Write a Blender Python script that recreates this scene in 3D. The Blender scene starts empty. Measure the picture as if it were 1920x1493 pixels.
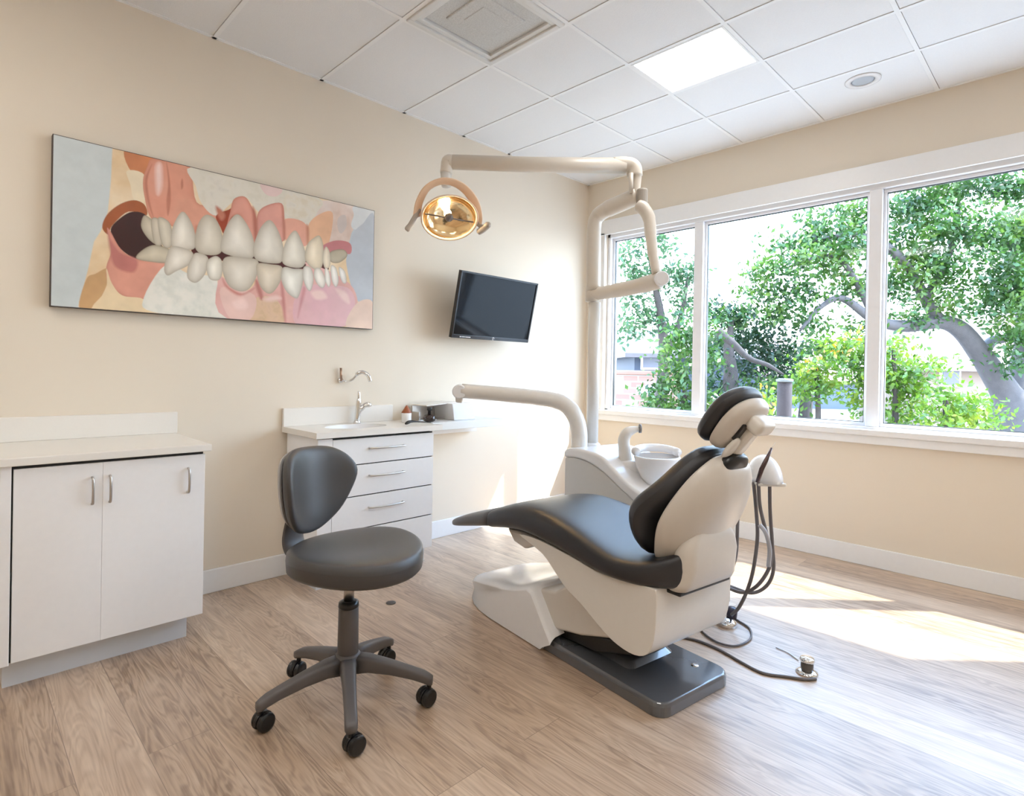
import bpy, bmesh, math, random
import numpy as np
from mathutils import Vector, Matrix
random.seed(7); rng = np.random.default_rng(7)
S = bpy.context.scene
COL = S.collection
V = Vector
# ------------------------------------------------------------------ camera
TH, PI_, RO = math.radians(45.201), math.radians(-0.1537), math.radians(1.0258)
FPX, CY, CAMZ = 1069.04, 698.71, 1.25
_F = V((math.cos(TH), math.sin(TH), 0)); _R = V((math.sin(TH), -math.cos(TH), 0)); _Z = V((0, 0, 1))
_F2 = _F*math.cos(PI_) + _Z*math.sin(PI_); _U = _Z*math.cos(PI_) - _F*math.sin(PI_)
_R3 = _R*math.cos(RO) + _U*math.sin(RO); _U3 = -_R*math.sin(RO) + _U*math.cos(RO)
CAM = V((0, 0, CAMZ))
def at(u, v, d):
    """survey helper: the world point that stands d metres ahead of the photographer at this bearing"""
    return CAM + (_F2 + _R3*((u-960)/FPX) + _U3*((CY-v)/FPX))*d
cd = bpy.data.cameras.new('camera'); cam = bpy.data.objects.new('camera', cd); COL.objects.link(cam)
M = Matrix.Identity(4)
for i in range(3):
    M[i][0], M[i][1], M[i][2], M[i][3] = _R3[i], _U3[i], -_F2[i], CAM[i]
cam.matrix_world = M
cd.sensor_width = 36; cd.lens = 36*FPX/1920; cd.shift_y = -(746.5-CY)/1920; cd.clip_start = .05; cd.clip_end = 300
S.camera = cam

# ------------------------------------------------------------------ materials
MT = {}
def mat(name, col, rough=.5, metal=0., spec=.5, noise=0., nscale=40., bump=0., bscale=200., coat=0., emit=None, estr=0., sheen=0., trans=0.):
    if name in MT: return MT[name]
    m = bpy.data.materials.new(name); m.use_nodes = True; MT[name] = m
    nt = m.node_tree; N = nt.nodes; L = nt.links; b = N['Principled BSDF']
    c = (*col, 1)
    b.inputs['Base Color'].default_value = c; b.inputs['Roughness'].default_value = rough
    b.inputs['Metallic'].default_value = metal; b.inputs['Specular IOR Level'].default_value = spec
    b.inputs['Coat Weight'].default_value = coat; b.inputs['Coat Roughness'].default_value = .08
    if emit: b.inputs['Emission Color'].default_value = (*emit, 1); b.inputs['Emission Strength'].default_value = estr
    tc = N.new('ShaderNodeTexCoord')
    nz = N.new('ShaderNodeTexNoise'); nz.inputs['Scale'].default_value = nscale; nz.inputs['Detail'].default_value = 4
    L.new(tc.outputs['Object'], nz.inputs['Vector'])
    mx = N.new('ShaderNodeMix'); mx.data_type = 'RGBA'; mx.blend_type = 'MIX'
    k = noise if noise else .02
    mx.inputs[6].default_value = tuple(max(0, x*(1-k)) for x in col)+(1,); mx.inputs[7].default_value = tuple(min(1, x*(1+k)) for x in col)+(1,)
    L.new(nz.outputs['Fac'], mx.inputs[0]); L.new(mx.outputs[2], b.inputs['Base Color'])
    if bump:
        n2 = N.new('ShaderNodeTexNoise'); n2.inputs['Scale'].default_value = bscale; n2.inputs['Detail'].default_value = 3
        L.new(tc.outputs['Object'], n2.inputs['Vector'])
        bp = N.new('ShaderNodeBump'); bp.inputs['Strength'].default_value = bump; bp.inputs['Distance'].default_value = .002
        L.new(n2.outputs['Fac'], bp.inputs['Height']); L.new(bp.outputs['Normal'], b.inputs['Normal'])
    return m
def floor_mat():
    m = bpy.data.materials.new('oak_planks'); m.use_nodes = True; nt = m.node_tree; N = nt.nodes; L = nt.links; b = N['Principled BSDF']
    tc = N.new('ShaderNodeTexCoord'); sp = N.new('ShaderNodeSeparateXYZ'); L.new(tc.outputs['Object'], sp.inputs[0])
    cb = N.new('ShaderNodeCombineXYZ'); L.new(sp.outputs['Y'], cb.inputs['X']); 
    ad = N.new('ShaderNodeMath'); ad.operation = 'ADD'; ad.inputs[1].default_value = .085; L.new(sp.outputs['X'], ad.inputs[0]); L.new(ad.outputs[0], cb.inputs['Y'])
    br = N.new('ShaderNodeTexBrick'); L.new(cb.outputs[0], br.inputs['Vector'])
    br.offset = .37; br.offset_frequency = 2; br.squash = 1
    for k, v in (('Scale', 1), ('Mortar Size', .0012), ('Mortar Smooth', .3), ('Bias', 0), ('Brick Width', 2.1), ('Row Height', .186)): br.inputs[k].default_value = v
    br.inputs['Color1'].default_value = (0, 0, 0, 1); br.inputs['Color2'].default_value = (1, 1, 1, 1); br.inputs['Mortar'].default_value = (.5, .5, .5, 1)
    # grain: stretched along the plank, shifted per plank
    sc = N.new('ShaderNodeVectorMath'); sc.operation = 'MULTIPLY'; sc.inputs[1].default_value = (1.1, 9., 1.); L.new(cb.outputs[0], sc.inputs[0])
    sh = N.new('ShaderNodeVectorMath'); sh.operation = 'MULTIPLY_ADD'; sh.inputs[1].default_value = (7.3, 3.1, 5.7); L.new(br.outputs['Color'], sh.inputs[0]); L.new(sc.outputs[0], sh.inputs[2])
    n1 = N.new('ShaderNodeTexNoise'); n1.inputs['Scale'].default_value = 1.6; n1.inputs['Detail'].default_value = 2.5; n1.inputs['Distortion'].default_value = .9; L.new(sh.outputs[0], n1.inputs['Vector'])
    # rings of the cathedral figure = bands of the low noise
    w = N.new('ShaderNodeMath'); w.operation = 'MULTIPLY'; w.inputs[1].default_value = 58.; L.new(n1.outputs['Fac'], w.inputs[0])
    sn = N.new('ShaderNodeMath'); sn.operation = 'SINE'; L.new(w.outputs[0], sn.inputs[0])
    sc2 = N.new('ShaderNodeVectorMath'); sc2.operation = 'MULTIPLY'; sc2.inputs[1].default_value = (3., 90., 1.); L.new(cb.outputs[0], sc2.inputs[0])
    n2 = N.new('ShaderNodeTexNoise'); n2.inputs['Scale'].default_value = 1.5; n2.inputs['Detail'].default_value = 4; L.new(sc2.outputs[0], n2.inputs['Vector'])
    n3 = N.new('ShaderNodeTexNoise'); n3.inputs['Scale'].default_value = 2.2; n3.inputs['Detail'].default_value = 2; n3.inputs['Distortion'].default_value = .5; L.new(sh.outputs[0], n3.inputs['Vector'])
    def math_(op, a, bb, c=None):
        x = N.new('ShaderNodeMath'); x.operation = op
        for i, q in enumerate((a, bb, c)):
            if q is None: continue
            if isinstance(q, (int, float)): x.inputs[i].default_value = q
            else: L.new(q, x.inputs[i])
        return x.outputs[0]
    f = math_('MULTIPLY_ADD', sn.outputs[0], .07, .035)
    f = math_('MULTIPLY_ADD', n2.outputs['Fac'], .36, f)
    f = math_('MULTIPLY_ADD', n3.outputs['Fac'], .45, f)
    f = math_('MULTIPLY_ADD', br.outputs['Color'], .22, f)
    r = N.new('ShaderNodeValToRGB'); L.new(f, r.inputs[0]); e = r.color_ramp.elements
    e[0].position = .28; e[0].color = (.22, .14, .09, 1); e[1].position = .78; e[1].color = (.66, .515, .385, 1)
    x = e.new(.5); x.color = (.465, .335, .235, 1)
    mm = N.new('ShaderNodeMix'); mm.data_type = 'RGBA'; L.new(br.outputs['Fac'], mm.inputs[0]); L.new(r.outputs[0], mm.inputs[6]); mm.inputs[7].default_value = (.24, .165, .115, 1)
    L.new(mm.outputs[2], b.inputs['Base Color'])
    b.inputs['Roughness'].default_value = .42; b.inputs['Coat Weight'].default_value = .6; b.inputs['Coat IOR'].default_value = 1.7; b.inputs['Coat Roughness'].default_value = .38
    bp = N.new('ShaderNodeBump'); bp.inputs['Strength'].default_value = .12; bp.inputs['Distance'].default_value = .002; L.new(n2.outputs['Fac'], bp.inputs['Height']); L.new(bp.outputs[0], b.inputs['Normal'])
    return m
def glass_mat():
    m = bpy.data.materials.new('window_glass'); m.use_nodes = True; nt = m.node_tree; N = nt.nodes; L = nt.links
    N.remove(N['Principled BSDF']); o = N['Material Output']
    t = N.new('ShaderNodeBsdfTransparent'); t.inputs[0].default_value = (.97, .99, .98, 1); g = N.new('ShaderNodeBsdfGlossy'); g.inputs['Roughness'].default_value = .01
    mx = N.new('ShaderNodeMixShader'); mx.inputs[0].default_value = .010; L.new(t.outputs[0], mx.inputs[1]); L.new(g.outputs[0], mx.inputs[2]); L.new(mx.outputs[0], o.inputs[0])
    return m
def emit_mat(name, col, s):
    m = bpy.data.materials.new(name); m.use_nodes = True; nt = m.node_tree; N = nt.nodes; L = nt.links
    N.remove(N['Principled BSDF']); e = N.new('ShaderNodeEmission'); e.inputs[0].default_value = (*col, 1); e.inputs[1].default_value = s; L.new(e.outputs[0], N['Material Output'].inputs[0]); return m
def leaf_mat(name, dark, mid, light, scale=1.2):
    m = bpy.data.materials.new(name); m.use_nodes = True; nt = m.node_tree; N = nt.nodes; L = nt.links
    N.remove(N['Principled BSDF']); o = N['Material Output']
    tc = N.new('ShaderNodeTexCoord'); nz = N.new('ShaderNodeTexNoise'); nz.inputs['Scale'].default_value = scale; nz.inputs['Detail'].default_value = 6; nz.inputs['Roughness'].default_value = .75
    L.new(tc.outputs['Object'], nz.inputs['Vector'])
    r = N.new('ShaderNodeValToRGB'); e = r.color_ramp.elements; e[0].position = .33; e[0].color = (*dark, 1); e[1].position = .7; e[1].color = (*light, 1); x = e.new(.5); x.color = (*mid, 1)
    L.new(nz.outputs['Fac'], r.inputs[0])
    d = N.new('ShaderNodeBsdfDiffuse'); t = N.new('ShaderNodeBsdfTranslucent'); L.new(r.outputs[0], d.inputs[0]); L.new(r.outputs[0], t.inputs[0])
    mx = N.new('ShaderNodeMixShader'); mx.inputs[0].default_value = .45; L.new(d.outputs[0], mx.inputs[1]); L.new(t.outputs[0], mx.inputs[2])
    g = N.new('ShaderNodeBsdfGlossy'); g.inputs['Roughness'].default_value = .35; m2 = N.new('ShaderNodeMixShader'); m2.inputs[0].default_value = .05
    L.new(mx.outputs[0], m2.inputs[1]); L.new(g.outputs[0], m2.inputs[2]); L.new(m2.outputs[0], o.inputs[0]); return m

WALL = mat('wall_paint', (.765, .68, .565), .62, spec=.3, noise=.012, nscale=3, bump=.05, bscale=300)
WHITE = mat('white_trim', (.83, .83, .83), .35)
TILE = mat('ceiling_tile', (.80, .81, .825), .85, spec=.2, noise=.03, nscale=160, bump=.5, bscale=260)
TEE = mat('ceiling_tee', (.84, .85, .86), .5)
LAM = mat('white_laminate', (.86, .85, .845), .34)
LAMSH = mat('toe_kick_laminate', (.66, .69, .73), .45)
TOP = mat('solid_surface', (.80, .765, .71), .32, noise=.02, nscale=200)
STEEL = mat('brushed_steel', (.55, .53, .51), .28, metal=1)
CHROME = mat('chrome', (.8, .8, .8), .07, metal=1)
BLACK = mat('black_plastic', (.007, .007, .008), .3)
GREYP = mat('grey_plastic', (.105, .096, .095), .42, bump=.05)
VINYL = mat('charcoal_vinyl', (.018, .018, .022), .34, spec=.6, bump=.25, bscale=900)
VINYLS = mat('stool_vinyl', (.062, .060, .062), .34, spec=.5, bump=.25, bscale=900)
PLAST = mat('ivory_plastic', (.73, .70, .655), .26, spec=.5)
PLASTG = mat('warm_grey_plastic', (.62, .575, .52), .3)
PLASTW = mat('white_plastic', (.80, .80, .81), .2)
FLOOR = floor_mat(); GLASS = glass_mat()
DARKGAP = mat('gap_shade_black', (.02, .02, .02), .7)  # flat black for the painted shade in the cabinet gaps

# ------------------------------------------------------------------ mesh helpers
def finish(o, parent):
    COL.objects.link(o); WM[o.name] = Matrix.Identity(4)
    if parent is not None:
        o.parent = parent; o.matrix_parent_inverse = WM[parent.name].inverted()
    return o
WM = {}
def mobj(name, verts, faces, m, parent=None, smooth=False, bevel=0, subsurf=0, seg=2, fm=None):
    me = bpy.data.meshes.new(name); me.from_pydata([tuple(v) for v in verts], [], faces); me.update()
    ms = m if isinstance(m, (list, tuple)) else [m]
    for x in ms: me.materials.append(x)
    if fm is not None:
        for p, i in zip(me.polygons, fm): p.material_index = i
    bm = bmesh.new(); bm.from_mesh(me); bmesh.ops.recalc_face_normals(bm, faces=bm.faces); bm.to_mesh(me); bm.free()
    if smooth:
        for p in me.polygons: p.use_smooth = True
    o = bpy.data.objects.new(name, me)
    if bevel:
        b = o.modifiers.new('bevel', 'BEVEL'); b.width = bevel; b.segments = seg; b.limit_method = 'ANGLE'; b.angle_limit = math.radians(35); b.harden_normals = False
        if bevel > .012:
            for p in me.polygons: p.use_smooth = True
            w = o.modifiers.new('wn', 'WEIGHTED_NORMAL'); w.keep_sharp = True
    if subsurf:
        s = o.modifiers.new('sub', 'SUBSURF'); s.levels = subsurf; s.render_levels = subsurf
    return finish(o, parent)
class MB:
    """collects shapes into one mesh"""
    def __init__(s): s.v = []; s.f = []; s.m = []
    def add(s, verts, faces, mi=0):
        n = len(s.v); s.v += [V(x) for x in verts]; s.f += [tuple(i+n for i in f) for f in faces]; s.m += [mi]*len(faces); return s
    def box(s, a, b, mi=0, T=None):
        (x0, y0, z0), (x1, y1, z1) = a, b
        v = [V(p) for p in ((x0,y0,z0),(x1,y0,z0),(x1,y1,z0),(x0,y1,z0),(x0,y0,z1),(x1,y0,z1),(x1,y1,z1),(x0,y1,z1))]
        if T: v = [T(p) for p in v]
        return s.add(v, [(0,3,2,1),(4,5,6,7),(0,1,5,4),(1,2,6,5),(2,3,7,6),(3,0,4,7)], mi)
    def tube(s, pts, r, seg=14, mi=0, caps=True, flat=None):
        pts = [V(p) for p in pts]; n = len(pts); rr = list(np.interp(np.linspace(0, 1, n), np.linspace(0, 1, len(r)), r)) if isinstance(r, (list, tuple)) else [r]*n
        T = [(pts[min(i+1, n-1)]-pts[max(i-1, 0)]).normalized() for i in range(n)]
        up = V((0, 0, 1)) if abs(T[0].z) < .9 else V((1, 0, 0))
        if flat: up = V(flat[1])
        A = (up - T[0]*up.dot(T[0])).normalized(); vs = []
        for i in range(n):
            A = (A - T[i]*A.dot(T[i])).normalized(); B = T[i].cross(A)
            k = flat[0] if flat else 1
            for j in range(seg):
                a = 2*math.pi*j/seg; vs.append(pts[i] + A*(math.cos(a)*rr[i]*k) + B*(math.sin(a)*rr[i]))
        fs = [(i*seg+j, i*seg+(j+1) % seg, (i+1)*seg+(j+1) % seg, (i+1)*seg+j) for i in range(n-1) for j in range(seg)]
        if caps: fs += [tuple(range(seg))[::-1], tuple((n-1)*seg+j for j in range(seg))]
        return s.add(vs, fs, mi)
    def lathe(s, prof, c, axis=(0, 0, 1), seg=28, mi=0):
        ax = V(axis).normalized(); A = ax.orthogonal().normalized(); B = ax.cross(A); c = V(c); vs = []; n = len(prof)
        for r, h in prof:
            for j in range(seg):
                a = 2*math.pi*j/seg; vs.append(c + ax*h + (A*math.cos(a)+B*math.sin(a))*max(r, .0002))
        fs = [(i*seg+j, i*seg+(j+1) % seg, (i+1)*seg+(j+1) % seg, (i+1)*seg+j) for i in range(n-1) for j in range(seg)]
        fs += [tuple(range(seg))[::-1], tuple((n-1)*seg+j for j in range(seg))]
        return s.add(vs, fs, mi)
    def prism(s, poly, a, b, T, mi=0):
        """poly 2-D in (p,q), extruded r from a to b; T maps (p,q,r) to the world"""
        n = len(poly); vs = [T(p, q, a) for p, q in poly]+[T(p, q, b) for p, q in poly]
        fs = [tuple(range(n))[::-1], tuple(range(n, 2*n))]+[(i, (i+1) % n, n+(i+1) % n, n+i) for i in range(n)]
        return s.add(vs, fs, mi)
    def loft(s, rings, mi=0, caps=True):
        n = len(rings[0]); vs = [p for r in rings for p in r]
        fs = [(i*n+j, i*n+(j+1) % n, (i+1)*n+(j+1) % n, (i+1)*n+j) for i in range(len(rings)-1) for j in range(n)]
        if caps: fs += [tuple(range(n))[::-1], tuple((len(rings)-1)*n+j for j in range(n))]
        return s.add(vs, fs, mi)
    def pillow(s, outline, ft, bt, T, p=3., rings=9, mi=0, front=True, back=True):
        """cushion over a star-shaped outline (x,y), puffed ft forward and bt backward"""
        n = len(outline); vs = []; fs = []
        def side(th, sg):
            base = len(vs)
            for k in range(rings+1):
                r = math.sin(k/rings*math.pi/2)
                h = sg*th*(max(0, 1-r**p))**(1/p)
                if k == 0: vs.append(T(0, 0, sg*th))
                else:
                    for x, y in outline: vs.append(T(x*r, y*r, h))
            fs.extend([(base, base+1+j, base+1+(j+1) % n) for j in range(n)])
            for k in range(1, rings):
                a = base+1+(k-1)*n; b = a+n
                fs.extend([(a+j, b+j, b+(j+1) % n, a+(j+1) % n) for j in range(n)])
        if front: side(ft, 1)
        if back: side(bt, -1)
        return s.add(vs, fs, mi)
    def build(s, name, m, parent=None, smooth=False, weld=False, **k):
        o = mobj(name, s.v, s.f, m, parent, smooth, fm=s.m, **k)
        if weld:
            bm = bmesh.new(); bm.from_mesh(o.data); bmesh.ops.remove_doubles(bm, verts=bm.verts, dist=.0004)
            bmesh.ops.recalc_face_normals(bm, faces=bm.faces); bm.to_mesh(o.data); bm.free()
        return o
def cat(pts, k=6):
    """Catmull-Rom through the points (any dimension)"""
    P = [np.array(p, float) for p in pts]; P = [2*P[0]-P[1]]+P+[2*P[-1]-P[-2]]; out = []
    for i in range(1, len(P)-2):
        for j in range(k):
            t = j/k; a, b, c, d = P[i-1:i+3]
            out.append(.5*((2*b)+(-a+c)*t+(2*a-5*b+4*c-d)*t*t+(-a+3*b-3*c+d)*t**3))
    out.append(P[-2]); return [tuple(x) for x in out]
def catc(pts, k=6):
    P = [np.array(p, float) for p in pts]; n = len(P); out = []
    for i in range(n):
        for j in range(k):
            t = j/k; a, b, c, d = P[i-1], P[i], P[(i+1) % n], P[(i+2) % n]
            out.append(tuple(.5*((2*b)+(-a+c)*t+(2*a-5*b+4*c-d)*t*t+(-a+3*b-3*c+d)*t**3)))
    return out
def rrect(w, h, r, k=5):
    o = []
    for cx, cy, a0 in ((w-r, h-r, 0), (-w+r, h-r, 90), (-w+r, -h+r, 180), (w-r, -h+r, 270)):
        for j in range(k+1):
            a = math.radians(a0+90*j/k); o.append((cx+r*math.cos(a), cy+r*math.sin(a)))
    return o
def tag(o, label=None, category=None, group=None, kind=None):
    if label: o['label'] = label
    if category: o['category'] = category
    if group: o['group'] = group
    if kind: o['kind'] = kind
    return o
def thing(name, loc, label, category, group=None):
    o = bpy.data.objects.new(name, None); o.location = loc; o.empty_display_size = .1; COL.objects.link(o); WM[o.name] = Matrix.Translation(V(loc))
    return tag(o, label, category, group)
def box(name, a, b, m, parent=None, bevel=0, **k): return MB().box(a, b).build(name, m, parent, bevel=bevel, **k)

# ------------------------------------------------------------------ room shell
WX, WY, H = 4.354, 3.387, 3.04
X0, Y0 = -2.3, -2.2          # walls behind the photographer
T = .16
tag(box('floor', (X0, Y0, -.05), (WX, WY, 0), FLOOR), 'light oak plank floor running toward the window wall', 'floor', kind='structure')
tag(box('wall_left', (X0, WY, 0), (WX+T, WY+T, H+.1), WALL), 'cream painted wall behind the cabinets', 'wall', kind='structure')
tag(box('wall_back', (X0-T, Y0, 0), (X0, WY+T, H+.1), WALL), 'cream wall behind the photographer', 'wall', kind='structure')
tag(box('wall_near', (X0-T, Y0-T, 0), (WX+T, Y0, H+.1), WALL), 'cream wall behind the photographer to the right', 'wall', kind='structure')
wz0, wz1, wy0, wy1 = .90, 2.55, -1.0, 3.17      # opening
w = MB(); w.box((WX, Y0, 0), (WX+T, WY, wz0)); w.box((WX, Y0, wz1), (WX+T, WY, H+.1)); w.box((WX, wy1, wz0), (WX+T, WY, wz1)); w.box((WX, Y0, wz0), (WX+T, wy0, wz1))
tag(w.build('wall_right', WALL), 'cream window wall', 'wall', kind='structure')
# baseboards
tag(box('baseboard_left', (X0, WY-.016, 0), (WX, WY, .128), WHITE, bevel=.004), 'white baseboard along the cabinet wall', 'baseboard', kind='structure')
tag(box('baseboard_right', (WX-.016, Y0, 0), (WX, WY-.016, .128), WHITE, bevel=.004), 'white baseboard under the window', 'baseboard', kind='structure')
# window casing
c = MB(); cw = .075
c.box((WX-.022, wy0-cw, wz1-.02), (WX, wy1+cw, wz1+.115)); c.box((WX-.022, wy1-.0, wz0), (WX, wy1+cw, wz1)); c.box((WX-.022, wy0-cw, wz0), (WX, wy0, wz1))
tag(c.build('trim_1', WHITE, bevel=.004), 'white flat casing around the window', 'trim', kind='structure')
c = MB(); c.box((WX-.045, wy0-cw, .865), (WX+.05, wy1+cw, .905)); c.box((WX-.03, wy0-cw, .81), (WX, wy1+cw, .865))
tag(c.build('trim_2', WHITE, bevel=.005), 'white window sill and apron', 'trim', kind='structure')
# one window unit per pane: 3 in view + 1 beyond the frame
gx = WX+.09
FRM = mat('window_frame_vinyl', (.80, .80, .82), .3)
muls = [wy1, 2.265, 1.005, -.05, wy0]
outer = thing('window_frame_set', (gx, 1.08, wz0), '', '') if False else None
m_ = MB(); m_.box((WX+.03, wy0, wz1-.045), (WX+T, wy1, wz1)); m_.box((WX+.03, wy0, wz0), (WX+T, wy1, wz0+.02)); m_.box((WX+.03, wy1-.03, wz0), (WX+T, wy1, wz1)); m_.box((WX+.03, wy0, wz0), (WX+T, wy0+.03, wz1))
for y in muls[1:-1]: m_.box((WX+.035, y-.038, wz0+.02), (WX+T-.01, y+.038, wz1-.045))
tag(m_.build('trim_3', FRM, bevel=.004), 'white window frame with upright mullions', 'trim', kind='structure')
for i in range(4):
    a, b = muls[i+1]+(.038 if i < 3 else .03), muls[i]-(.038 if i > 0 else .03)
    z0, z1 = wz0+.02, wz1-.045; f = .024
    s_ = MB(); s_.box((gx-.02, a, z1-f), (gx+.02, b, z1)); s_.box((gx-.02, a, z0), (gx+.02, b, z0+f)); s_.box((gx-.02, a, z0+f), (gx+.02, a+f*.8, z1-f)); s_.box((gx-.02, b-f*.8, z0+f), (gx+.02, b, z1-f))
    wn = tag(s_.build('window_%d' % (i+1), FRM, bevel=.003), 'white framed window pane', 'window', kind='structure')
    gk = MB(); g0, g1, h0, h1 = a+f*.8, b-f*.8, z0+f, z1-f; q = .004
    gk.box((gx-.012, g0, h1-q), (gx+.012, g1, h1)); gk.box((gx-.012, g0, h0), (gx+.012, g1, h0+q)); gk.box((gx-.012, g0, h0), (gx+.012, g0+q, h1)); gk.box((gx-.012, g1-q, h0), (gx+.012, g1, h1))
    gk.build('gasket', BLACK, wn)
    box('glass', (gx-.003, g0+q, h0+q), (gx+.003, g1-q, h1-q), GLASS, wn)
# ceiling: slab, inverted tees, tiles
xl = [X0, -1.72, -1.13, -.53, -.05, .40, 1.02, 1.64, 2.25, 2.79, 3.275, 3.745, WX]; yl = [WY, 2.49, 1.90, 1.325, .675, .06, -.55, -1.15, -1.75, Y0]
c = MB(); c.box((X0, Y0, H+.03), (WX, WY, H+.1), 0)
holes = []
def tile(x0, x1, y1, y0):
    g = .013
    c.box((x0+g, y0+g, H+.001), (x1-g, y1-g, H+.025), 0)
LP = (2.79, 3.275, 1.90, 1.325); VT = (1.64, 2.25, 2.49, 1.90)
panels = [LP, (.40, 1.02, .675, .06), (-1.13, -.53, 1.90, 1.325), (1.64, 2.25, -.55, -1.15), (-.53, -.05, 2.49, 1.90), (3.275, 3.745, -.55, -1.15), (-1.13, -.53, -.55, -1.15)]
for i in range(len(xl)-1):
    for j in range(len(yl)-1):
        r = (xl[i], xl[i+1], yl[j], yl[j+1])
        if r in panels or r == VT: continue
        tile(*r)
for x in xl[1:-1]: c.box((x-.011, Y0, H-.003), (x+.011, WY, H+.006), 1)
for y in yl[1:-1]: c.box((X0, y-.011, H-.0032), (WX, y+.011, H+.006), 1)
c.box((X0, WY-.022, H-.003), (WX, WY, H+.006), 1); c.box((WX-.022, Y0, H-.003), (WX, WY, H+.006), 1)
tag(c.build('ceiling', [TILE, TEE]), 'white suspended tile ceiling', 'ceiling', kind='structure')
EM = emit_mat('light_panel_glow', (1, .965, .915), 8.6)
def light_panel(r, i):
    x0, x1, y1, y0 = r; cx, cy = (x0+x1)/2, (y0+y1)/2
    lab = 'lit square ceiling light panel between white ceiling tiles' if i == 0 else 'lit ceiling light panel behind the photographer'
    t = thing('ceiling_light', (cx, cy, H), lab, 'ceiling light', None if i == 0 else 'ceiling lights behind the photographer')
    f = MB(); g = .012; wd = .012
    for a, b in (((x0+g, y0+g), (x1-g, y0+g+wd)), ((x0+g, y1-g-wd), (x1-g, y1-g)), ((x0+g, y0+g+wd), (x0+g+wd, y1-g-wd)), ((x1-g-wd, y0+g+wd), (x1-g, y1-g-wd))):
        f.box((*a, H-.004), (*b, H+.025))
    f.build('frame', TEE, t)
    box('diffuser', (x0+g+wd, y0+g+wd, H), (x1-g-wd, y1-g-wd, H+.02), EM, t)
for i, r in enumerate(panels): light_panel(r, i)
# return air vent
x0, x1, y1, y0 = VT
t = thing('ceiling_vent', ((x0+x1)/2, (y0+y1)/2, H), 'square grey air vent with stepped pattern set in the ceiling', 'air vent')
f = MB(); g = .012
for k, (a, z) in enumerate(((0, H-.012), (.03, H-.002))):
    f.box((x0+g+a, y0+g+a, z), (x1-g-a, y0+g+a+.03, H+.03)); f.box((x0+g+a, y1-g-a-.03, z), (x1-g-a, y1-g-a, H+.03)); f.box((x0+g+a, y0+g+a+.03, z), (x0+g+a+.03, y1-g-a-.03, H+.03)); f.box((x1-g-a-.03, y0+g+a+.03, z), (x1-g-a, y1-g-a-.03, H+.03))
f.build('frame', mat('vent_paint', (.72, .73, .73), .5), t, bevel=.004)
VM = mat('vent_perforated', (.60, .61, .61), .7, noise=.3, nscale=170, bump=1., bscale=170)
f = MB(); cx, cy = (x0+x1)/2, (y0+y1)/2
for k, (hw, z) in enumerate(((.235, H+.012), (.15, H+.004), (.115, H+.010), (.085, H+.001))): f.box((cx-hw, cy-hw*.93, z), (cx+hw, cy+hw*.93, H+.028))
f.build('diffuser_plate', VM, t, bevel=.006)
# recessed unlit downlight
t = thing('recessed_downlight', (3.905, .975, H), 'small round unlit downlight in the ceiling near the window', 'downlight')
MB().lathe([(.095, 0), (.095, -.004), (.088, -.008), (.066, -.008), (.062, 0), (.062, .002)], (3.905, .975, H), (0, 0, 1), 36).build('trim_ring', PLASTW, t, smooth=True)
MB().lathe([(.062, -.001), (.05, -.004), (.03, -.006), (.001, -.007)], (3.905, .975, H), seg=30).build('lens', mat('downlight_lens', (.45, .50, .56), .2), t, smooth=True)

# ------------------------------------------------------------------ base cabinet on the left
def handle_v(parent, x, y, z, L=.13):
    p = cat([(x, y, z+L/2), (x, y-.016, z+L/2-.008), (x, y-.020, z), (x, y-.016, z-L/2+.008), (x, y, z-L/2)], 6)
    return MB().tube(p, .0052, 10).build('handle', STEEL, parent, smooth=True)
def handle_h(parent, x, y, z, L=.235):
    p = cat([(x-L/2, y, z), (x-L/2+.008, y-.024, z), (x, y-.034, z), (x+L/2-.008, y-.024, z), (x+L/2, y, z)], 6)
    return MB().tube(p, .0055, 10).build('handle', STEEL, parent, smooth=True)
fy = 2.82; cx0, cx1 = .185, .842
t = thing('base_cabinet', (.5, 3.1, 0), 'wide white base cabinet with upright bar handles at the left edge', 'cabinet')
b = MB(); b.box((.15, fy+.02, .115), (cx1-.004, WY-.02, .862)); b.build('body', LAM, t, bevel=.002)
box('side_filler', (.145, fy-.005, .115), (.178, fy+.02, .862), LAM, t, bevel=.002)
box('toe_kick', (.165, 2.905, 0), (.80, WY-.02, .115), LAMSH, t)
MB().box((.1775, fy+.010, .12), (.1835, fy+.0205, .855)).box((.178, fy+.003, .849), (cx1-.008, fy+.0205, .861)).build('gap_shade', DARKGAP, t)  # black strips added as painted shade beside and above the doors
for i, (a, bb, hx) in enumerate(((.184, .459, (.425,)), (.4594, cx1, (.484, .774)))):
    d = box('door', (a, fy, .120), (bb, fy+.011, .848), LAM, t, bevel=.0015)
    for h in hx: handle_v(d, h, fy, .737, .108)
wt = thing('worktop', (.5, 3.1, .862), 'cream solid worktop with upstand on the wide left cabinet', 'worktop')
box('slab', (.10, 2.795, .862), (.862, WY-.002, .893), TOP, wt, bevel=.003)
box('backsplash', (.10, WY-.024, .893), (.868, WY-.002, 1.003), TOP, wt, bevel=.003)
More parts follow.
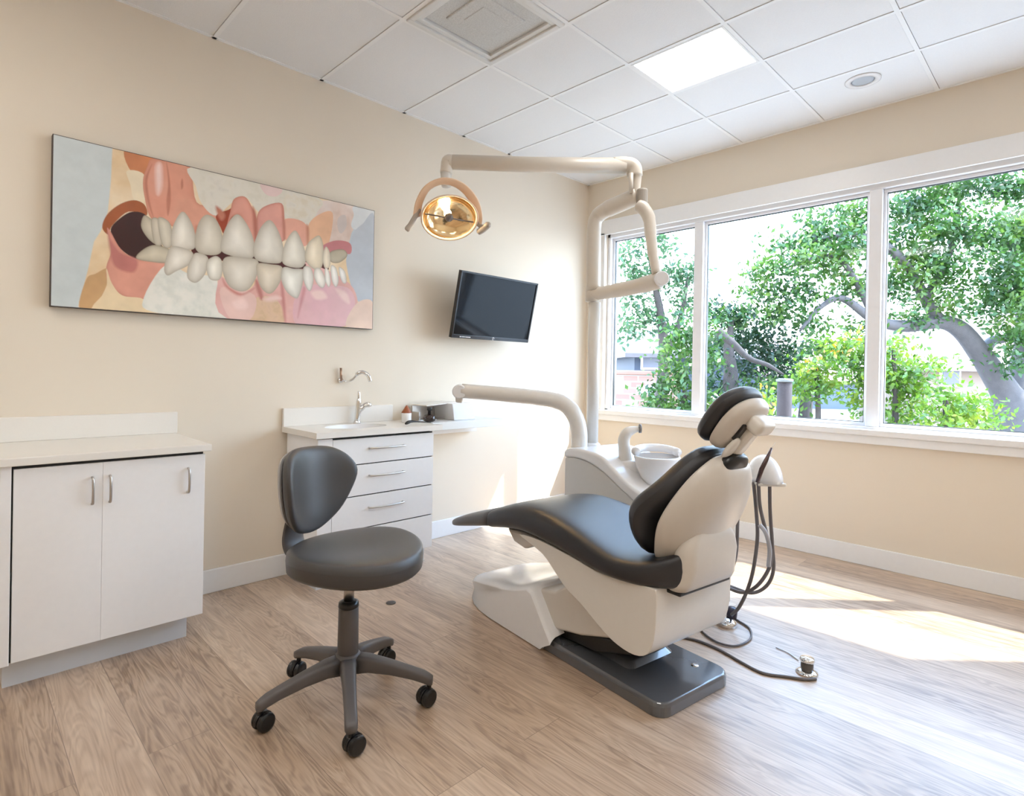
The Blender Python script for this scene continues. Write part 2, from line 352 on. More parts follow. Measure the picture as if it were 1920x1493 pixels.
# the run of the same cabinet beyond the frame
# ------------------------------------------------------------------ drawer cabinet with sink
t = thing('drawer_cabinet', (1.85, 3.2, 0), 'white four-drawer cabinet under the sink worktop behind the stool', 'cabinet')
dx0, dx1, dy = 1.455, 2.243, 2.965
b = MB(); b.box((dx0, dy+.02, .10), (dx0+.018, WY-.02, .853)); b.box((dx1-.018, dy+.02, .10), (dx1, WY-.02, .853)); b.box((dx0+.018, WY-.03, .10), (dx1-.018, WY-.02, .853)); b.box((dx0+.018, dy+.02, .10), (dx1-.018, WY-.03, .118))
b.box((dx0, dy, .10), (dx0+.085, dy+.02, .853))
b.build('body', LAM, t, bevel=.0015)
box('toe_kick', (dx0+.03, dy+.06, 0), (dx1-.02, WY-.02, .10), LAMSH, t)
box('gap_shade', (dx0+.085, dy+.014, .105), (dx1-.004, dy+.02, .85), DARKGAP, t)  # black sheet behind the drawer fronts, painted shade for their gaps
zs = [.846, .690, .507, .315, .105]
for i in range(4):
    d = box('drawer', (dx0+.088, dy, zs[i+1]+.004), (dx1-.002, dy+.013, zs[i]-.003), LAM, t, bevel=.0015)
    handle_h(d, 1.892, dy, (zs[i]+zs[i+1])/2+.002+(.012 if i == 0 else .02))
# worktop with an oval basin
wt = thing('sink_worktop', (1.9, 3.2, .86), 'pale solid worktop with upstand and oval basin on the drawer cabinet', 'worktop')
bx0, bx1, by0, by1, zt = 1.43, 2.29, 2.935, WY-.002, .893
n = 48; ec = (1.80, 3.165); ea = (.20, .125); ell = []; rec = []
for j in range(n):
    a = 2*math.pi*j/n; cx_, sy_ = math.cos(a), math.sin(a); ell.append((ec[0]+ea[0]*cx_, ec[1]+ea[1]*sy_))
    k = min(((bx1-ec[0]) if cx_ > 0 else (ec[0]-bx0))/max(abs(cx_), 1e-6), ((by1-ec[1]) if sy_ > 0 else (ec[1]-by0))/max(abs(sy_), 1e-6)); rec.append((ec[0]+k*cx_, ec[1]+k*sy_))
for cxr, cyr in ((bx0, by0), (bx1, by0), (bx0, by1), (bx1, by1)):
    j = min(range(n), key=lambda q: (rec[q][0]-cxr)**2+(rec[q][1]-cyr)**2); rec[j] = (cxr, cyr)
sl = MB(); sl.loft([[V((x, y, zt-.033)) for x, y in rec], [V((x, y, zt)) for x, y in rec], [V((x, y, zt)) for x, y in ell], [V((x, y, zt-.033)) for x, y in ell], [V((x, y, zt-.033)) for x, y in rec]], caps=False)
sl.build('slab', TOP, wt, weld=True)
bs = MB(); bs.loft([[V((ec[0]+(x-ec[0])*k, ec[1]+(y-ec[1])*k, zt-dz)) for x, y in ell] for k, dz in ((1.0, .001), (.985, .012), (.93, .07), (.75, .115), (.3, .125), (.02, .127))], caps=False)
bs.build('basin', PLASTW, wt, smooth=True)
box('backsplash', (bx0, WY-.024, zt), (2.19, WY-.002, 1.003), TOP, wt, bevel=.003)
t = thing('wall_shelf', (2.6, 3.25, .86), 'white wall shelf running right from the sink worktop', 'shelf')
box('shelf_board', (2.295, 3.05, .842), (2.95, WY-.002, .895), mat('shelf_white', (.78, .78, .76), .4), t, bevel=.003)
box('support_rail', (2.30, WY-.06, .78), (2.93, WY-.002, .842), LAM, t, bevel=.002)
# faucet
t = thing('sink_faucet', (1.89, 3.31, .893), 'chrome basin faucet standing at the back of the sink worktop', 'faucet')
FX, FY = 1.888, 3.315
MB().lathe([(.024, 0), (.024, .01), (.016, .02), (.015, .03)], (FX, FY, .893)).build('base', CHROME, t, smooth=True)
MB().tube(cat([(FX, FY, .91), (FX+.006, FY, .98), (FX+.012, FY, 1.05), (FX+.010, FY, 1.10)], 6), [.017]*12+[.012, .011, .010, .010, .009, .008, .008], 14).build('stem', CHROME, t, smooth=True)
MB().tube(cat([(FX+.008, FY-.003, .945), (FX+.022, FY-.012, .985), (FX+.05, FY-.02, 1.012), (FX+.085, FY-.03, 1.012)], 6), [.012]*6+[.016]*6+[.018]*5+[.012, .01], 12).build('lever', CHROME, t, smooth=True)
t = thing('wall_spout', (1.80, 3.37, 1.17), 'curved chrome spout on the wall above the basin faucet', 'spout')
MB().tube([(1.80, WY-.02, 1.165), (1.797, WY-.02, 1.25)], .0075, 10).build('handle', mat('bronze_metal', (.42, .28, .2), .3, metal=1), t, smooth=True)
MB().tube(cat([(1.80, WY-.02, 1.170), (1.84, WY-.03, 1.163), (1.868, WY-.05, 1.180), (1.888, WY-.07, 1.215), (1.915, WY-.09, 1.225), (1.94, WY-.11, 1.205), (1.952, WY-.12, 1.165)], 6), [.006]*9+[.008]*8+[.013]*20, 12).build('spout_tube', CHROME, t, smooth=True)
MB().lathe([(.016, 0), (.016, .022)], (1.80, WY, 1.17), (0, -1, 0)).build('wall_flange', CHROME, t, smooth=True)
# things on the worktop
t = thing('pill_jar', (2.19, 3.20, .893), 'small white jar with brown pointed lid on the sink worktop', 'jar')
MB().lathe([(.030, 0), (.033, .004), (.033, .062), (.03, .064)], (2.19, 3.2, .8942)).build('body', PLASTW, t, smooth=True)
MB().lathe([(.034, .064), (.034, .067), (.018, .09), (.004, .113), (.001, .114)], (2.19, 3.2, .8942)).build('lid', mat('brown_lid', (.32, .09, .03), .4), t, smooth=True)
t = thing('perfume_bottle', (2.36, 3.13, .893), 'round black bottle in front of the white box', 'bottle')
BP = (2.335, 3.14, .895)
MB().lathe([(.025, 0), (.040, .008), (.044, .025), (.036, .042), (.014, .052)], BP).build('body', mat('black_glass', (.02, .006, .005), .08, spec=.8), t, smooth=True)
MB().lathe([(.012, .05), (.011, .075), (.018, .078), (.018, .098), (.004, .1)], BP).build('stopper', BLACK, t, smooth=True)
t = thing('dispenser_box', (2.54, 3.2, .893), 'open white and steel dispenser box on the wall shelf', 'box')
bz = .896
q = MB(); q.box((2.30, 3.22, bz), (2.55, 3.355, bz+.006)); q.box((2.545, 3.14, bz), (2.555, 3.355, bz+.1)); q.box((2.33, 3.335, bz), (2.55, 3.345, bz+.1)); q.box((2.31, 3.225, bz), (2.318, 3.345, bz+.06))
q.build('tray', STEEL, t, bevel=.001)
q = MB(); T1 = lambda x, y, z: V((x, y, z))
q.prism([(2.535, bz), (2.735, bz), (2.70, bz+.118), (2.515, bz+.118)], 3.12, 3.355, lambda p, q_, r: V((p, r, q_))); q.build('housing', PLASTW, t, bevel=.004)
q = MB(); q.prism([(2.34, bz+.1), (2.62, bz+.118), (2.62, bz+.126), (2.34, bz+.108)], 3.18, 3.358, lambda p, q_, r: V((p, r, q_))); q.build('cover', PLAST, t, bevel=.002)
t = thing('black_tweezers', (2.25, 3.03, .893), 'thin black tool lying at the right end of the sink worktop', 'tool')
MB().tube(cat([(2.085, 3.06, .900), (2.13, 3.065, .912), (2.19, 3.06, .908), (2.28, 3.05, .899)], 6), [.004, .008, .010, .011, .011, .010, .009, .008, .007, .006, .005, .004, .004, .003, .003, .003, .002, .002, .002], 10).build('handle', BLACK, t, smooth=True)

# ------------------------------------------------------------------ television
W_ = .797; zb, ztp = 1.488, 1.955
def TVT(x, y, z):   # x along wall, y out of the screen plane (toward room), z up the tilted screen
    a = math.radians(12.5); return V((2.565+x, 3.235 - z*math.sin(a) - y*math.cos(a), 1.488 + z*math.cos(a) - y*math.sin(a)))
t = thing('television', (2.98, 3.3, 1.7), 'small black wall-mounted television tilted down above the shelf', 'television')
bz_ = MB(); Ht = .483
for a, b in (((0, -.002, 0), (W_, .03, .026)), ((0, -.002, Ht-.014), (W_, .03, Ht)), ((0, -.002, .026), (.014, .03, Ht-.014)), ((W_-.014, -.002, .026), (W_, .03, Ht-.014))): bz_.box(a, b, T=lambda p: TVT(*p))
bz_.build('bezel', mat('tv_bezel', (.018, .018, .022), .18), t, bevel=.002)
MB().box((.014, .0, .026), (W_-.014, .024, Ht-.014), T=lambda p: TVT(*p)).build('screen', mat('tv_screen', (.003, .004, .006), .07, spec=.22), t)
MB().box((.03, -.035, .03), (W_-.03, -.002, Ht-.04), T=lambda p: TVT(*p)).build('back_housing', BLACK, t, bevel=.01)
MB().tube([TVT(.40, -.03, .25), V((2.985, WY-.03, 1.70))], .022, 12).box((2.90, WY-.02, 1.60), (3.07, WY-.001, 1.80)).build('wall_bracket', BLACK, t)
# round logo and small print on the bezel
lg = MB(); c0 = TVT(.405, .0312, .013); ux = V((1, 0, 0)); uz = TVT(0, 0, 1)-TVT(0, 0, 0)
ringp = [c0+ux*math.cos(a)*.0095+uz*math.sin(a)*.0095 for a in [i*math.pi*2/20 for i in range(17)]]
lg.tube(ringp, .0018, 6); lg.tube([c0+ux*.0095-uz*.001, c0+uz*-.001], .0016, 6)
lg.build('logo', mat('silver_print', (.75, .76, .78), .3), t, smooth=True)
sp_ = MB(); xx = .075
for wv in (.011, .006, .013, .008, .006, .012, .007, .010):
    sp_.box((xx, .0302, .008), (xx+wv, .0308, .015), T=lambda p: TVT(*p)); xx += wv+.004
sp_.build('small_print', MT['silver_print'], t)

# ------------------------------------------------------------------ wall picture of a tooth model
def picture():
    W, Hh = 760, 356
    src = np.array([(52, 55), (1857, 455), (1850, 1125), (45, 1010)], float); dst = np.array([(0, 0), (W, 0), (W, Hh), (0, Hh)], float)
    A = []; B = []
    for (x, y), (u, v) in zip(src, dst):
        A.append([x, y, 1, 0, 0, 0, -u*x, -u*y]); B.append(u); A.append([0, 0, 0, x, y, 1, -v*x, -v*y]); B.append(v)
    h = np.append(np.linalg.solve(np.array(A), np.array(B)), 1).reshape(3, 3)
    def hp(p):
        q = np.c_[np.array(p, float), np.ones(len(p))] @ h.T; return q[:, :2]/q[:, 2:]
    yy, xx = np.mgrid[0:Hh+1, 0:W+1].astype(float)
    def fbm(sc, seed, asp=1.):
        r = np.random.default_rng(seed); out = np.zeros_like(xx); amp = 1.; tot = 0
        for o in range(4):
            g = r.random((int(Hh/sc*asp)+4, int(W/sc)+4)); gx_ = xx/sc; gy_ = yy/sc*asp; ix = gx_.astype(int); iy = gy_.astype(int)
            ix = np.minimum(ix, g.shape[1]-2); iy = np.minimum(iy, g.shape[0]-2); fx = gx_-ix; fy_ = gy_-iy; fx = fx*fx*(3-2*fx); fy_ = fy_*fy_*(3-2*fy_)
            v = (g[iy, ix]*(1-fx)+g[iy, ix+1]*fx)*(1-fy_)+(g[iy+1, ix]*(1-fx)+g[iy+1, ix+1]*fx)*fy_
            out += amp*v; tot += amp; amp *= .5; sc = sc/2
            if sc < 2: break
        return out/tot
    img = np.zeros((Hh+1, W+1, 3)); lin = lambda c: (np.array(c)/255.)**2.2
    bgL, bgR = lin((190, 199, 200)), lin((172, 180, 190))
    k = np.clip((xx/W-.75)/.25, 0, 1)[..., None]; img[:] = bgL*(1-k)+bgR*k
    N1 = fbm(60, 1); N2 = fbm(18, 2); N3 = fbm(40, 3, .4)
    def mask(p, smooth=True, soft=1.3):
        q = hp(catc(p, 5) if smooth else p); x0, y0 = np.maximum(q.min(0).astype(int)-4, 0); x1, y1 = q.max(0).astype(int)+5
        x1 = min(x1, W+1); y1 = min(y1, Hh+1)
        if x1 <= x0 or y1 <= y0: return None
        X = xx[y0:y1, x0:x1]; Y = yy[y0:y1, x0:x1]; ins = np.zeros(X.shape, bool); D = np.full(X.shape, 1e9)
        for i in range(len(q)):
            ax, ay = q[i-1]; bx, by = q[i]
            if ay != by:
                c = ((ay > Y) != (by > Y)) & (X < (bx-ax)*(Y-ay)/(by-ay)+ax); ins ^= c
            dx, dy = bx-ax, by-ay; t = np.clip(((X-ax)*dx+(Y-ay)*dy)/(dx*dx+dy*dy+1e-9), 0, 1); D = np.minimum(D, np.hypot(X-ax-t*dx, Y-ay-t*dy))
        sd = np.where(ins, D, -D)
        return (slice(y0, y1), slice(x0, x1)), np.clip(sd/soft+.5, 0, 1), np.maximum(sd, 0), X, Y
    def fill(p, c, var=.08, c2=None, smooth=True, n=N1, edge=None, soft=1.3, ew=7.):
        r = mask(p, smooth, soft)
        if r is None: return
        sl, al, sd, X, Y = r; c = lin(c); nn = n[sl][..., None]
        col = c*(1+var*2*(nn-.5)*2)
        if c2 is not None:
            m = np.clip((nn-.35)*3, 0, 1); col = col*(1-m)+lin(c2)*m
        if edge is not None:
            e = np.exp(-sd/ew)[..., None]; col = col*(1-e)+lin(edge)*e
        img[sl] = img[sl]*(1-al[..., None])+col*al[..., None]
    def tooth(p, c=(214, 206, 190), dark=(150, 136, 112), hl=1.):
        mx_ = sum(a[0] for a in p)/len(p); p = [(mx_+(a-mx_)*1.07, b) for a, b in p]
        r = mask(p)
        if r is None: return
        sl, al, sd, X, Y = r; w = sd.max(); h0, h1 = Y.min(), Y.max()
        c = lin(c); e = np.exp(-sd/(w*.28))[..., None]; col = c*(1+.10*(N3[sl][..., None]-.5)*3)*(1+.16*np.clip(sd/w, 0, 1)[..., None])
        col = col*(1-e*.75)+lin(dark)*e*.75
        cx = X.mean()-w*.15; s_ = np.exp(-((X-cx)/(w*.35))**2-((Y-(h0+h1)/2)/((h1-h0)*.28))**2)[..., None]*.12*hl; col = col+s_
        img[sl] = img[sl]*(1-al[..., None])+col*al[..., None]
    # bone coloured base of the model, left and right
    fill([(378, 60), (378, 125), (372, 300), (356, 480), (318, 590), (280, 650), (250, 800), (195, 1015), (400, 1100), (1900, 1250), (1900, 960), (1760, 960), (1700, 700), (1730, 560), (1860, 490), (1860, 300), (900, 0)], (226, 190, 140), .06, (232, 208, 172), smooth=False)
    fill([(200, 1015), (240, 860), (290, 830), (360, 800), (350, 900), (280, 1020)], (196, 148, 96), .1)
    fill([(1540, 400), (1857, 470), (1740, 560), (1700, 650), (1570, 660), (1480, 560)], (216, 186, 168), .1, (222, 205, 196))
    fill([(1740, 430), (1860, 440), (1860, 500), (1760, 560), (1725, 540), (1740, 480)], (206, 208, 208), .04)
    fill([(1860, 490), (1790, 530), (1740, 580), (1715, 680), (1700, 760), (1760, 960), (1870, 965)], (176, 182, 190), .03)
    # mouth corner
    fill([(450, 130), (640, 150), (810, 215), (820, 300), (560, 290), (480, 250)], (196, 112, 66), .1)
    fill([(460, 250), (560, 275), (560, 420), (500, 410), (480, 330)], (232, 212, 176), .05)
    fill([(325, 570), (350, 500), (420, 440), (500, 415), (560, 440), (570, 500), (470, 480), (380, 560), (360, 610)], (150, 72, 34), .12)
    fill([(372, 580), (420, 520), (490, 480), (570, 500), (600, 600), (680, 700), (600, 720), (520, 745), (440, 700), (400, 650)], (46, 12, 12), .15)
    # gums, upper
    fill([(600, 180), (700, 190), (810, 225), (850, 420), (960, 440), (1000, 520), (860, 600), (840, 640), (720, 560), (600, 520), (560, 400), (550, 300), (575, 220)], (222, 146, 118), .07, (214, 134, 108), edge=(196, 118, 92), ew=4)
    for lp in ([(680, 200), (700, 300), (705, 420), (690, 500), (682, 420), (690, 320)], [(600, 210), (560, 300), (575, 420), (610, 510), (585, 400), (575, 300)], [(770, 290), (775, 330), (765, 350), (762, 310)]): fill(lp, (186, 108, 84), .05, soft=3)
    fill([(815, 225), (1180, 300), (1540, 385), (1530, 470), (1480, 540), (1340, 500), (1200, 470), (1130, 390), (1050, 420), (960, 495), (880, 430), (845, 330)], (224, 216, 200), .07, (210, 202, 184), n=N2)
    fill([(1210, 310), (1330, 340), (1300, 380), (1240, 370)], (222, 190, 184), .05)
    fill([(1370, 360), (1540, 400), (1530, 450), (1490, 520), (1400, 500), (1340, 460)], (226, 218, 202), .06, (212, 200, 176), n=N2)
    fill([(960, 495), (1030, 460), (1060, 450), (1060, 560), (1010, 600), (985, 560)], (150, 52, 26), .1)
    fill([(1040, 470), (1060, 400), (1120, 385), (1160, 440), (1190, 520), (1190, 640), (1140, 620), (1100, 500), (1050, 500), (1020, 560)], (218, 142, 122), .07, edge=(190, 110, 88), ew=4)
    fill([(1190, 500), (1230, 440), (1330, 420), (1345, 520), (1350, 620), (1300, 640), (1200, 620)], (216, 144, 128), .07, edge=(190, 110, 92), ew=4)
    fill([(1340, 520), (1400, 505), (1470, 540), (1480, 640), (1440, 660), (1350, 620)], (220, 150, 126), .07)
    fill([(1480, 545), (1540, 480), (1620, 470), (1600, 640), (1560, 670), (1480, 660)], (226, 170, 130), .07)
    fill([(1560, 660), (1640, 625), (1720, 640), (1722, 700), (1650, 690), (1590, 710)], (190, 110, 112), .1)
    fill([(1608, 690), (1680, 675), (1705, 710), (1660, 750), (1610, 745)], (176, 164, 138), .05, edge=(130, 110, 90), ew=3)
    fill([(1650, 500), (1690, 480), (1700, 540), (1670, 585), (1650, 560)], (200, 184, 176), .04)
    # dark slits between the arches
    fill([(820, 680), (1000, 690), (1200, 720), (1400, 740), (1600, 730), (1600, 790), (1400, 800), (1200, 760), (1000, 750), (900, 740), (830, 730)], (70, 26, 18), .1, smooth=False)
    # gums, lower
    fill([(352, 580), (370, 590), (430, 690), (520, 745), (680, 760), (640, 860), (560, 970), (440, 950), (360, 880), (350, 790), (375, 700)], (216, 140, 118), .08, edge=(190, 112, 96), ew=3)
    fill([(355, 600), (375, 640), (430, 710), (520, 750), (500, 820), (400, 790), (370, 700)], (186, 104, 96), .08, soft=6)
    fill([(350, 800), (380, 880), (440, 950), (560, 970), (600, 1060), (280, 1040), (350, 920)], (228, 200, 156), .08)
    fill([(680, 775), (560, 960), (610, 1040), (1030, 1080), (980, 960), (965, 850), (900, 830), (800, 820)], (222, 222, 210), .06, (228, 224, 212), n=N2)
    fill([(975, 850), (1000, 840), (1110, 920), (1190, 860), (1190, 700), (1500, 760), (1720, 870), (1765, 1010), (1700, 1110), (1030, 1075)], (222, 158, 146), .07, (224, 168, 160), n=N1)
    fill([(1430, 900), (1600, 880), (1720, 900), (1750, 1000), (1690, 1110), (1420, 1110)], (224, 170, 172), .06, (218, 160, 168))
    fill([(1180, 960), (1300, 960), (1350, 1090), (1150, 1080)], (226, 184, 148), .1, (206, 168, 128), n=N2)
    fill([(990, 900), (1180, 940), (1160, 1075), (1040, 1070)], (226, 182, 170), .06)
    fill([(1760, 980), (1850, 970), (1850, 1130), (1700, 1110)], (226, 190, 166), .05)
    for lp, c in (([(960, 440), (1000, 470), (1010, 500), (990, 520), (965, 480)], (186, 104, 78)), ([(1165, 440), (1190, 500), (1192, 640), (1180, 640), (1170, 540)], (176, 96, 78)), ([(1332, 430), (1348, 520), (1352, 620), (1340, 610), (1336, 520)], (180, 102, 84)), ([(1470, 540), (1486, 560), (1484, 650), (1474, 640)], (190, 118, 92)),
                  ([(845, 560), (858, 560), (862, 640), (846, 660), (838, 620)], (196, 112, 88)), ([(1180, 860), (1200, 860), (1230, 950), (1210, 960)], (188, 112, 102)), ([(1325, 860), (1345, 900), (1360, 1080), (1345, 1060)], (196, 120, 112)), ([(1450, 900), (1470, 910), (1440, 1020), (1425, 1060)], (204, 134, 134)), ([(1000, 850), (1020, 900), (1100, 945), (1180, 900), (1110, 930), (1030, 890)], (196, 116, 104))):
        fill(lp, c, .05, soft=7)
    for lp in ([(1230, 960), (1300, 940), (1330, 960), (1260, 975)], [(1500, 920), (1560, 910), (1590, 950), (1530, 960)], [(1640, 900), (1700, 920), (1720, 980), (1680, 960)], [(1060, 980), (1120, 960), (1140, 1010), (1080, 1020)], [(1230, 600), (1250, 540), (1262, 530), (1240, 600)], [(620, 230), (650, 210), (655, 330), (630, 380)]):
        fill(lp, (238, 198, 188), .05, soft=9)
    fill([(820, 660), (1000, 680), (1180, 720), (1340, 745), (1470, 760), (1470, 790), (1340, 790), (1200, 775), (1000, 740), (850, 720)], (60, 22, 16), .1, smooth=False, soft=3)
    # back teeth
    tooth([(560, 500), (600, 520), (640, 560), (650, 640), (620, 660), (575, 620), (545, 560)], (186, 174, 150), (120, 104, 84), .3)
    tooth([(600, 520), (650, 530), (665, 640), (640, 672), (612, 640)], (192, 180, 158), (120, 104, 84), .3)
    tooth([(640, 510), (700, 540), (715, 640), (700, 680), (665, 670), (645, 600)], (200, 190, 168), (130, 114, 92), .3)
    tooth([(522, 740), (560, 690), (620, 665), (700, 690), (720, 740), (690, 765), (600, 760)], (196, 184, 158), (120, 104, 80), .4)
    # upper row
    tooth([(765, 478), (800, 500), (835, 580), (842, 670), (800, 692), (730, 685), (712, 640), (722, 560)])
    tooth([(912, 490), (960, 520), (990, 600), (994, 680), (960, 716), (880, 710), (848, 670), (852, 590), (875, 520)], (204, 194, 174))
    tooth([(1080, 485), (1125, 530), (1165, 620), (1172, 710), (1140, 736), (1050, 720), (996, 690), (1000, 620), (1035, 530)])
    tooth([(1265, 515), (1310, 580), (1338, 680), (1330, 745), (1290, 760), (1200, 745), (1175, 690), (1190, 620), (1220, 550)])
    tooth([(1408, 572), (1445, 640), (1466, 720), (1450, 775), (1400, 782), (1345, 760), (1340, 700), (1365, 620)], (218, 210, 192))
    tooth([(1545, 600), (1565, 660), (1562, 760), (1535, 795), (1490, 770), (1466, 720), (1480, 650), (1510, 615)], (222, 204, 172))
    tooth([(1585, 660), (1605, 700), (1605, 770), (1580, 785), (1566, 740), (1570, 690)], (214, 198, 172), hl=.5)
    # lower row
    tooth([(715, 672), (780, 680), (828, 710), (810, 770), (740, 810), (695, 835), (676, 800), (690, 720)])
    tooth([(850, 705), (905, 722), (915, 760), (895, 830), (850, 874), (808, 850), (806, 790), (825, 740)])
    tooth([(960, 722), (992, 750), (994, 820), (975, 858), (930, 852), (912, 800), (915, 750)], (218, 212, 196))
    tooth([(1030, 725), (1120, 728), (1190, 745), (1188, 820), (1150, 900), (1100, 920), (1040, 890), (1008, 820), (1003, 760)], (214, 204, 186))
    tooth([(1200, 762), (1270, 765), (1330, 780), (1325, 850), (1290, 915), (1255, 930), (1215, 890), (1197, 820)], (214, 198, 172))
    tooth([(1345, 782), (1400, 788), (1450, 795), (1450, 860), (1430, 940), (1410, 955), (1365, 920), (1335, 850)], (226, 222, 208))
    tooth([(1460, 778), (1495, 780), (1512, 840), (1500, 905), (1480, 905), (1455, 840)], (228, 222, 210), hl=.6)
    tooth([(1525, 785), (1555, 790), (1580, 850), (1568, 895), (1540, 880), (1517, 830)], (226, 218, 204), hl=.6)
    tooth([(1580, 780), (1600, 800), (1610, 860), (1600, 890), (1580, 850)], (224, 218, 206), hl=.5)
    tooth([(1612, 770), (1640, 780), (1655, 850), (1640, 890), (1618, 850)], (222, 216, 206), hl=.5)
    tooth([(1660, 775), (1690, 800), (1700, 860), (1680, 865), (1662, 820)], (220, 214, 206), hl=.5)
    img *= (1+.10*(N2-.5)*2*.6+.08*(N1-.5))[..., None]; np.clip(img, 0, 1, out=img); img = np.clip(img-.006, 0, 1)**.86
    img = img*.92+img.mean(-1, keepdims=True)*.08
    px0, px1, pz0, pz1, py = .338, 2.004, 1.512, 2.294, WY-.046
    X = px0+(px1-px0)*xx/W; Z = pz1-(pz1-pz0)*yy/Hh
    vs = np.stack([X, np.full_like(X, py), Z], -1).reshape(-1, 3)
    idx = (np.arange(Hh)[:, None]*(W+1)+np.arange(W)[None]).ravel(); fs = np.stack([idx, idx+W+1, idx+W+2, idx+1], -1)
    me = bpy.data.meshes.new('print'); me.vertices.add(len(vs)); me.vertices.foreach_set('co', vs.ravel().astype('f'))
    me.loops.add(fs.size); me.loops.foreach_set('vertex_index', fs.ravel().astype('i')); me.polygons.add(len(fs)); me.polygons.foreach_set('loop_start', (np.arange(len(fs))*4).astype('i')); me.update()
    ca = me.color_attributes.new('print_colour', 'FLOAT_COLOR', 'POINT'); ca.data.foreach_set('color', np.c_[img.reshape(-1, 3), np.ones(len(vs))].ravel().astype('f'))
    m = bpy.data.materials.new('printed_canvas'); m.use_nodes = True; nt = m.node_tree; a = nt.nodes.new('ShaderNodeVertexColor'); a.layer_name = 'print_colour'
    b = nt.nodes['Principled BSDF']; nt.links.new(a.outputs[0], b.inputs['Base Color']); b.inputs['Roughness'].default_value = .3; me.materials.append(m)
    o = bpy.data.objects.new('print', me)
    t = thing('wall_picture', (1.17, WY-.03, 1.9), 'wide unframed picture of a tooth and gum model on the cream wall', 'picture')
    finish(o, t)
    box('backing_board', (px0-.003, py+.0006, pz0-.003), (px1+.003, WY-.004, pz1+.003), mat('picture_edge', (.05, .035, .03), .5), t)
picture()

# ------------------------------------------------------------------ rolling stool
SC = V((1.077, 1.928, 0))
seatc = V((1.097, 1.913, 0))
t = thing('rolling_stool', SC, 'charcoal rolling stool with round seat and low curved backrest', 'stool')
sdir = (_R*.90 - _F*.436).normalized(); sside = (_R*.436+_F*.90).normalized()
cz = .145
for k in range(5):
    a = math.radians(171.5+72*k); d = V((math.cos(a), math.sin(a), 0)); sd_ = V((-d.y, d.x, 0))
    rings = []
    for r, w_, h_, z in ((.035, .030, .034, .150), (.08, .027, .030, .150), (.16, .023, .024, .136), (.24, .021, .020, .116), (.285, .021, .019, .102), (.305, .021, .017, .092), (.318, .016, .013, .088)):
        rings.append([SC+d*r+sd_*x+V((0, 0, z+y)) for x, y in rrect(w_, h_, min(w_, h_)*.55, 3)])
    lg = MB().loft(rings).build('leg', GREYP, t, smooth=True)
    cp = SC+d*.305; ca_ = a + (1.9, .5, 2.4, 1.2, .3)[k]; ax = V((math.cos(ca_), math.sin(ca_), 0)); fw = V((-ax.y, ax.x, 0))
    q = MB(); q.tube([cp+V((0, 0, .095)), cp+V((0, 0, .058))], .009, 10)
    wc = cp+fw*.012+V((0, 0, .033))
    for s_ in (-1, 1): q.lathe([(.001, -.0115), (.024, -.0115), (.031, -.008), (.033, 0), (.031, .008), (.024, .0115), (.001, .0115)], wc+ax*s_*.0165, ax, 24)
    hd = []
    for i in range(9):
        b_ = math.radians(-10+i*25); hd.append((b_, 1))
    pr = [(math.cos(b_)*.034, math.sin(b_)*.034) for b_, _ in hd]+[(math.cos(b_)*.020, math.sin(b_)*.020) for b_, _ in hd[::-1]]
    q.prism(pr, -.007, .007, lambda p, q_, r: wc+fw*p+V((0, 0, q_))+ax*r)
    q.build('caster', BLACK, t, smooth=False, bevel=.002)
MB().lathe([(.001, .11), (.035, .112), (.050, .125), (.052, .16), (.046, .182), (.040, .19)], SC, seg=32).build('hub', GREYP, t, smooth=True)
MB().lathe([(.036, .185), (.0385, .19), (.0375, .27), (.0365, .355), (.034, .36), (.001, .36)], SC, seg=32).build('column', GREYP, t, smooth=True)
MB().lathe([(.034, .357), (.038, .362), (.036, .378), (.024, .384), (.001, .384)], SC).build('collar', BLACK, t, smooth=True)
MB().lathe([(.019, .37), (.019, .515), (.001, .515)], SC).build('gas_lift', STEEL, t, smooth=True)
q = MB(); q.box((-.10, -.07, .495), (.10, .07, .512), T=lambda p: SC+sdir*p[0]+sside*p[1]+V((0, 0, p[2]))); q.build('seat_plate', BLACK, t, bevel=.004)
ol = [(math.cos(a)*.245*(1+.02*math.cos(2*a)), math.sin(a)*.250) for a in [i*2*math.pi/56 for i in range(56)]]
def ST(x, y, z):
    return seatc+sdir*x+sside*y+V((0, 0, .548+z+.020*abs(y/.25)**3*1.0 - .012*math.exp(-((x-.02)/.10)**2-(y/.12)**2)*(z > 0)))
MB().pillow(ol, .042, .062, ST, p=5.5, rings=10).build('seat', VINYLS, t, smooth=True)
# backrest
outl = catc([(.185, .03), (.165, .10), (.10, .145), (.0, .155), (-.10, .15), (-.175, .115), (-.195, .03), (-.17, -.07), (-.11, -.145), (-.03, -.170), (.05, -.155), (.13, -.09)], 5)
bc = seatc - sdir*.235 - sside*.01 + V((0, 0, .786))
def BT(x, y, z):
    cv = 1.0*x*x*2.4 + .35*y*y
    th = x*2.1
    return bc + sside*x*(1-.8*x*x) + V((0, 0, y)) + sdir*(cv + z*1.0) - sside*(z*th*.6) + sdir*(-.10*y)
MB().pillow(outl, .034, .030, BT, p=3.2, rings=9, back=True).build('backrest', VINYLS, t, smooth=True)
outs = [(x*.93, y*.92) for x, y in outl]
MB().pillow(outs, .012, .014, lambda x, y, z: BT(x, y, z-.030), p=4, rings=6).build('backrest_shell', mat('grey_shell', (.34, .335, .34), .35), t, smooth=True)
p0 = SC - sdir*.02+V((0, 0, .50))
br_ = cat([tuple(p0), tuple(seatc-sdir*.20+V((0, 0, .492))), tuple(seatc-sdir*.285+V((0, 0, .510))), tuple(seatc-sdir*.325+V((0, 0, .57))), tuple(seatc-sdir*.300+V((0, 0, .70)))], 7)
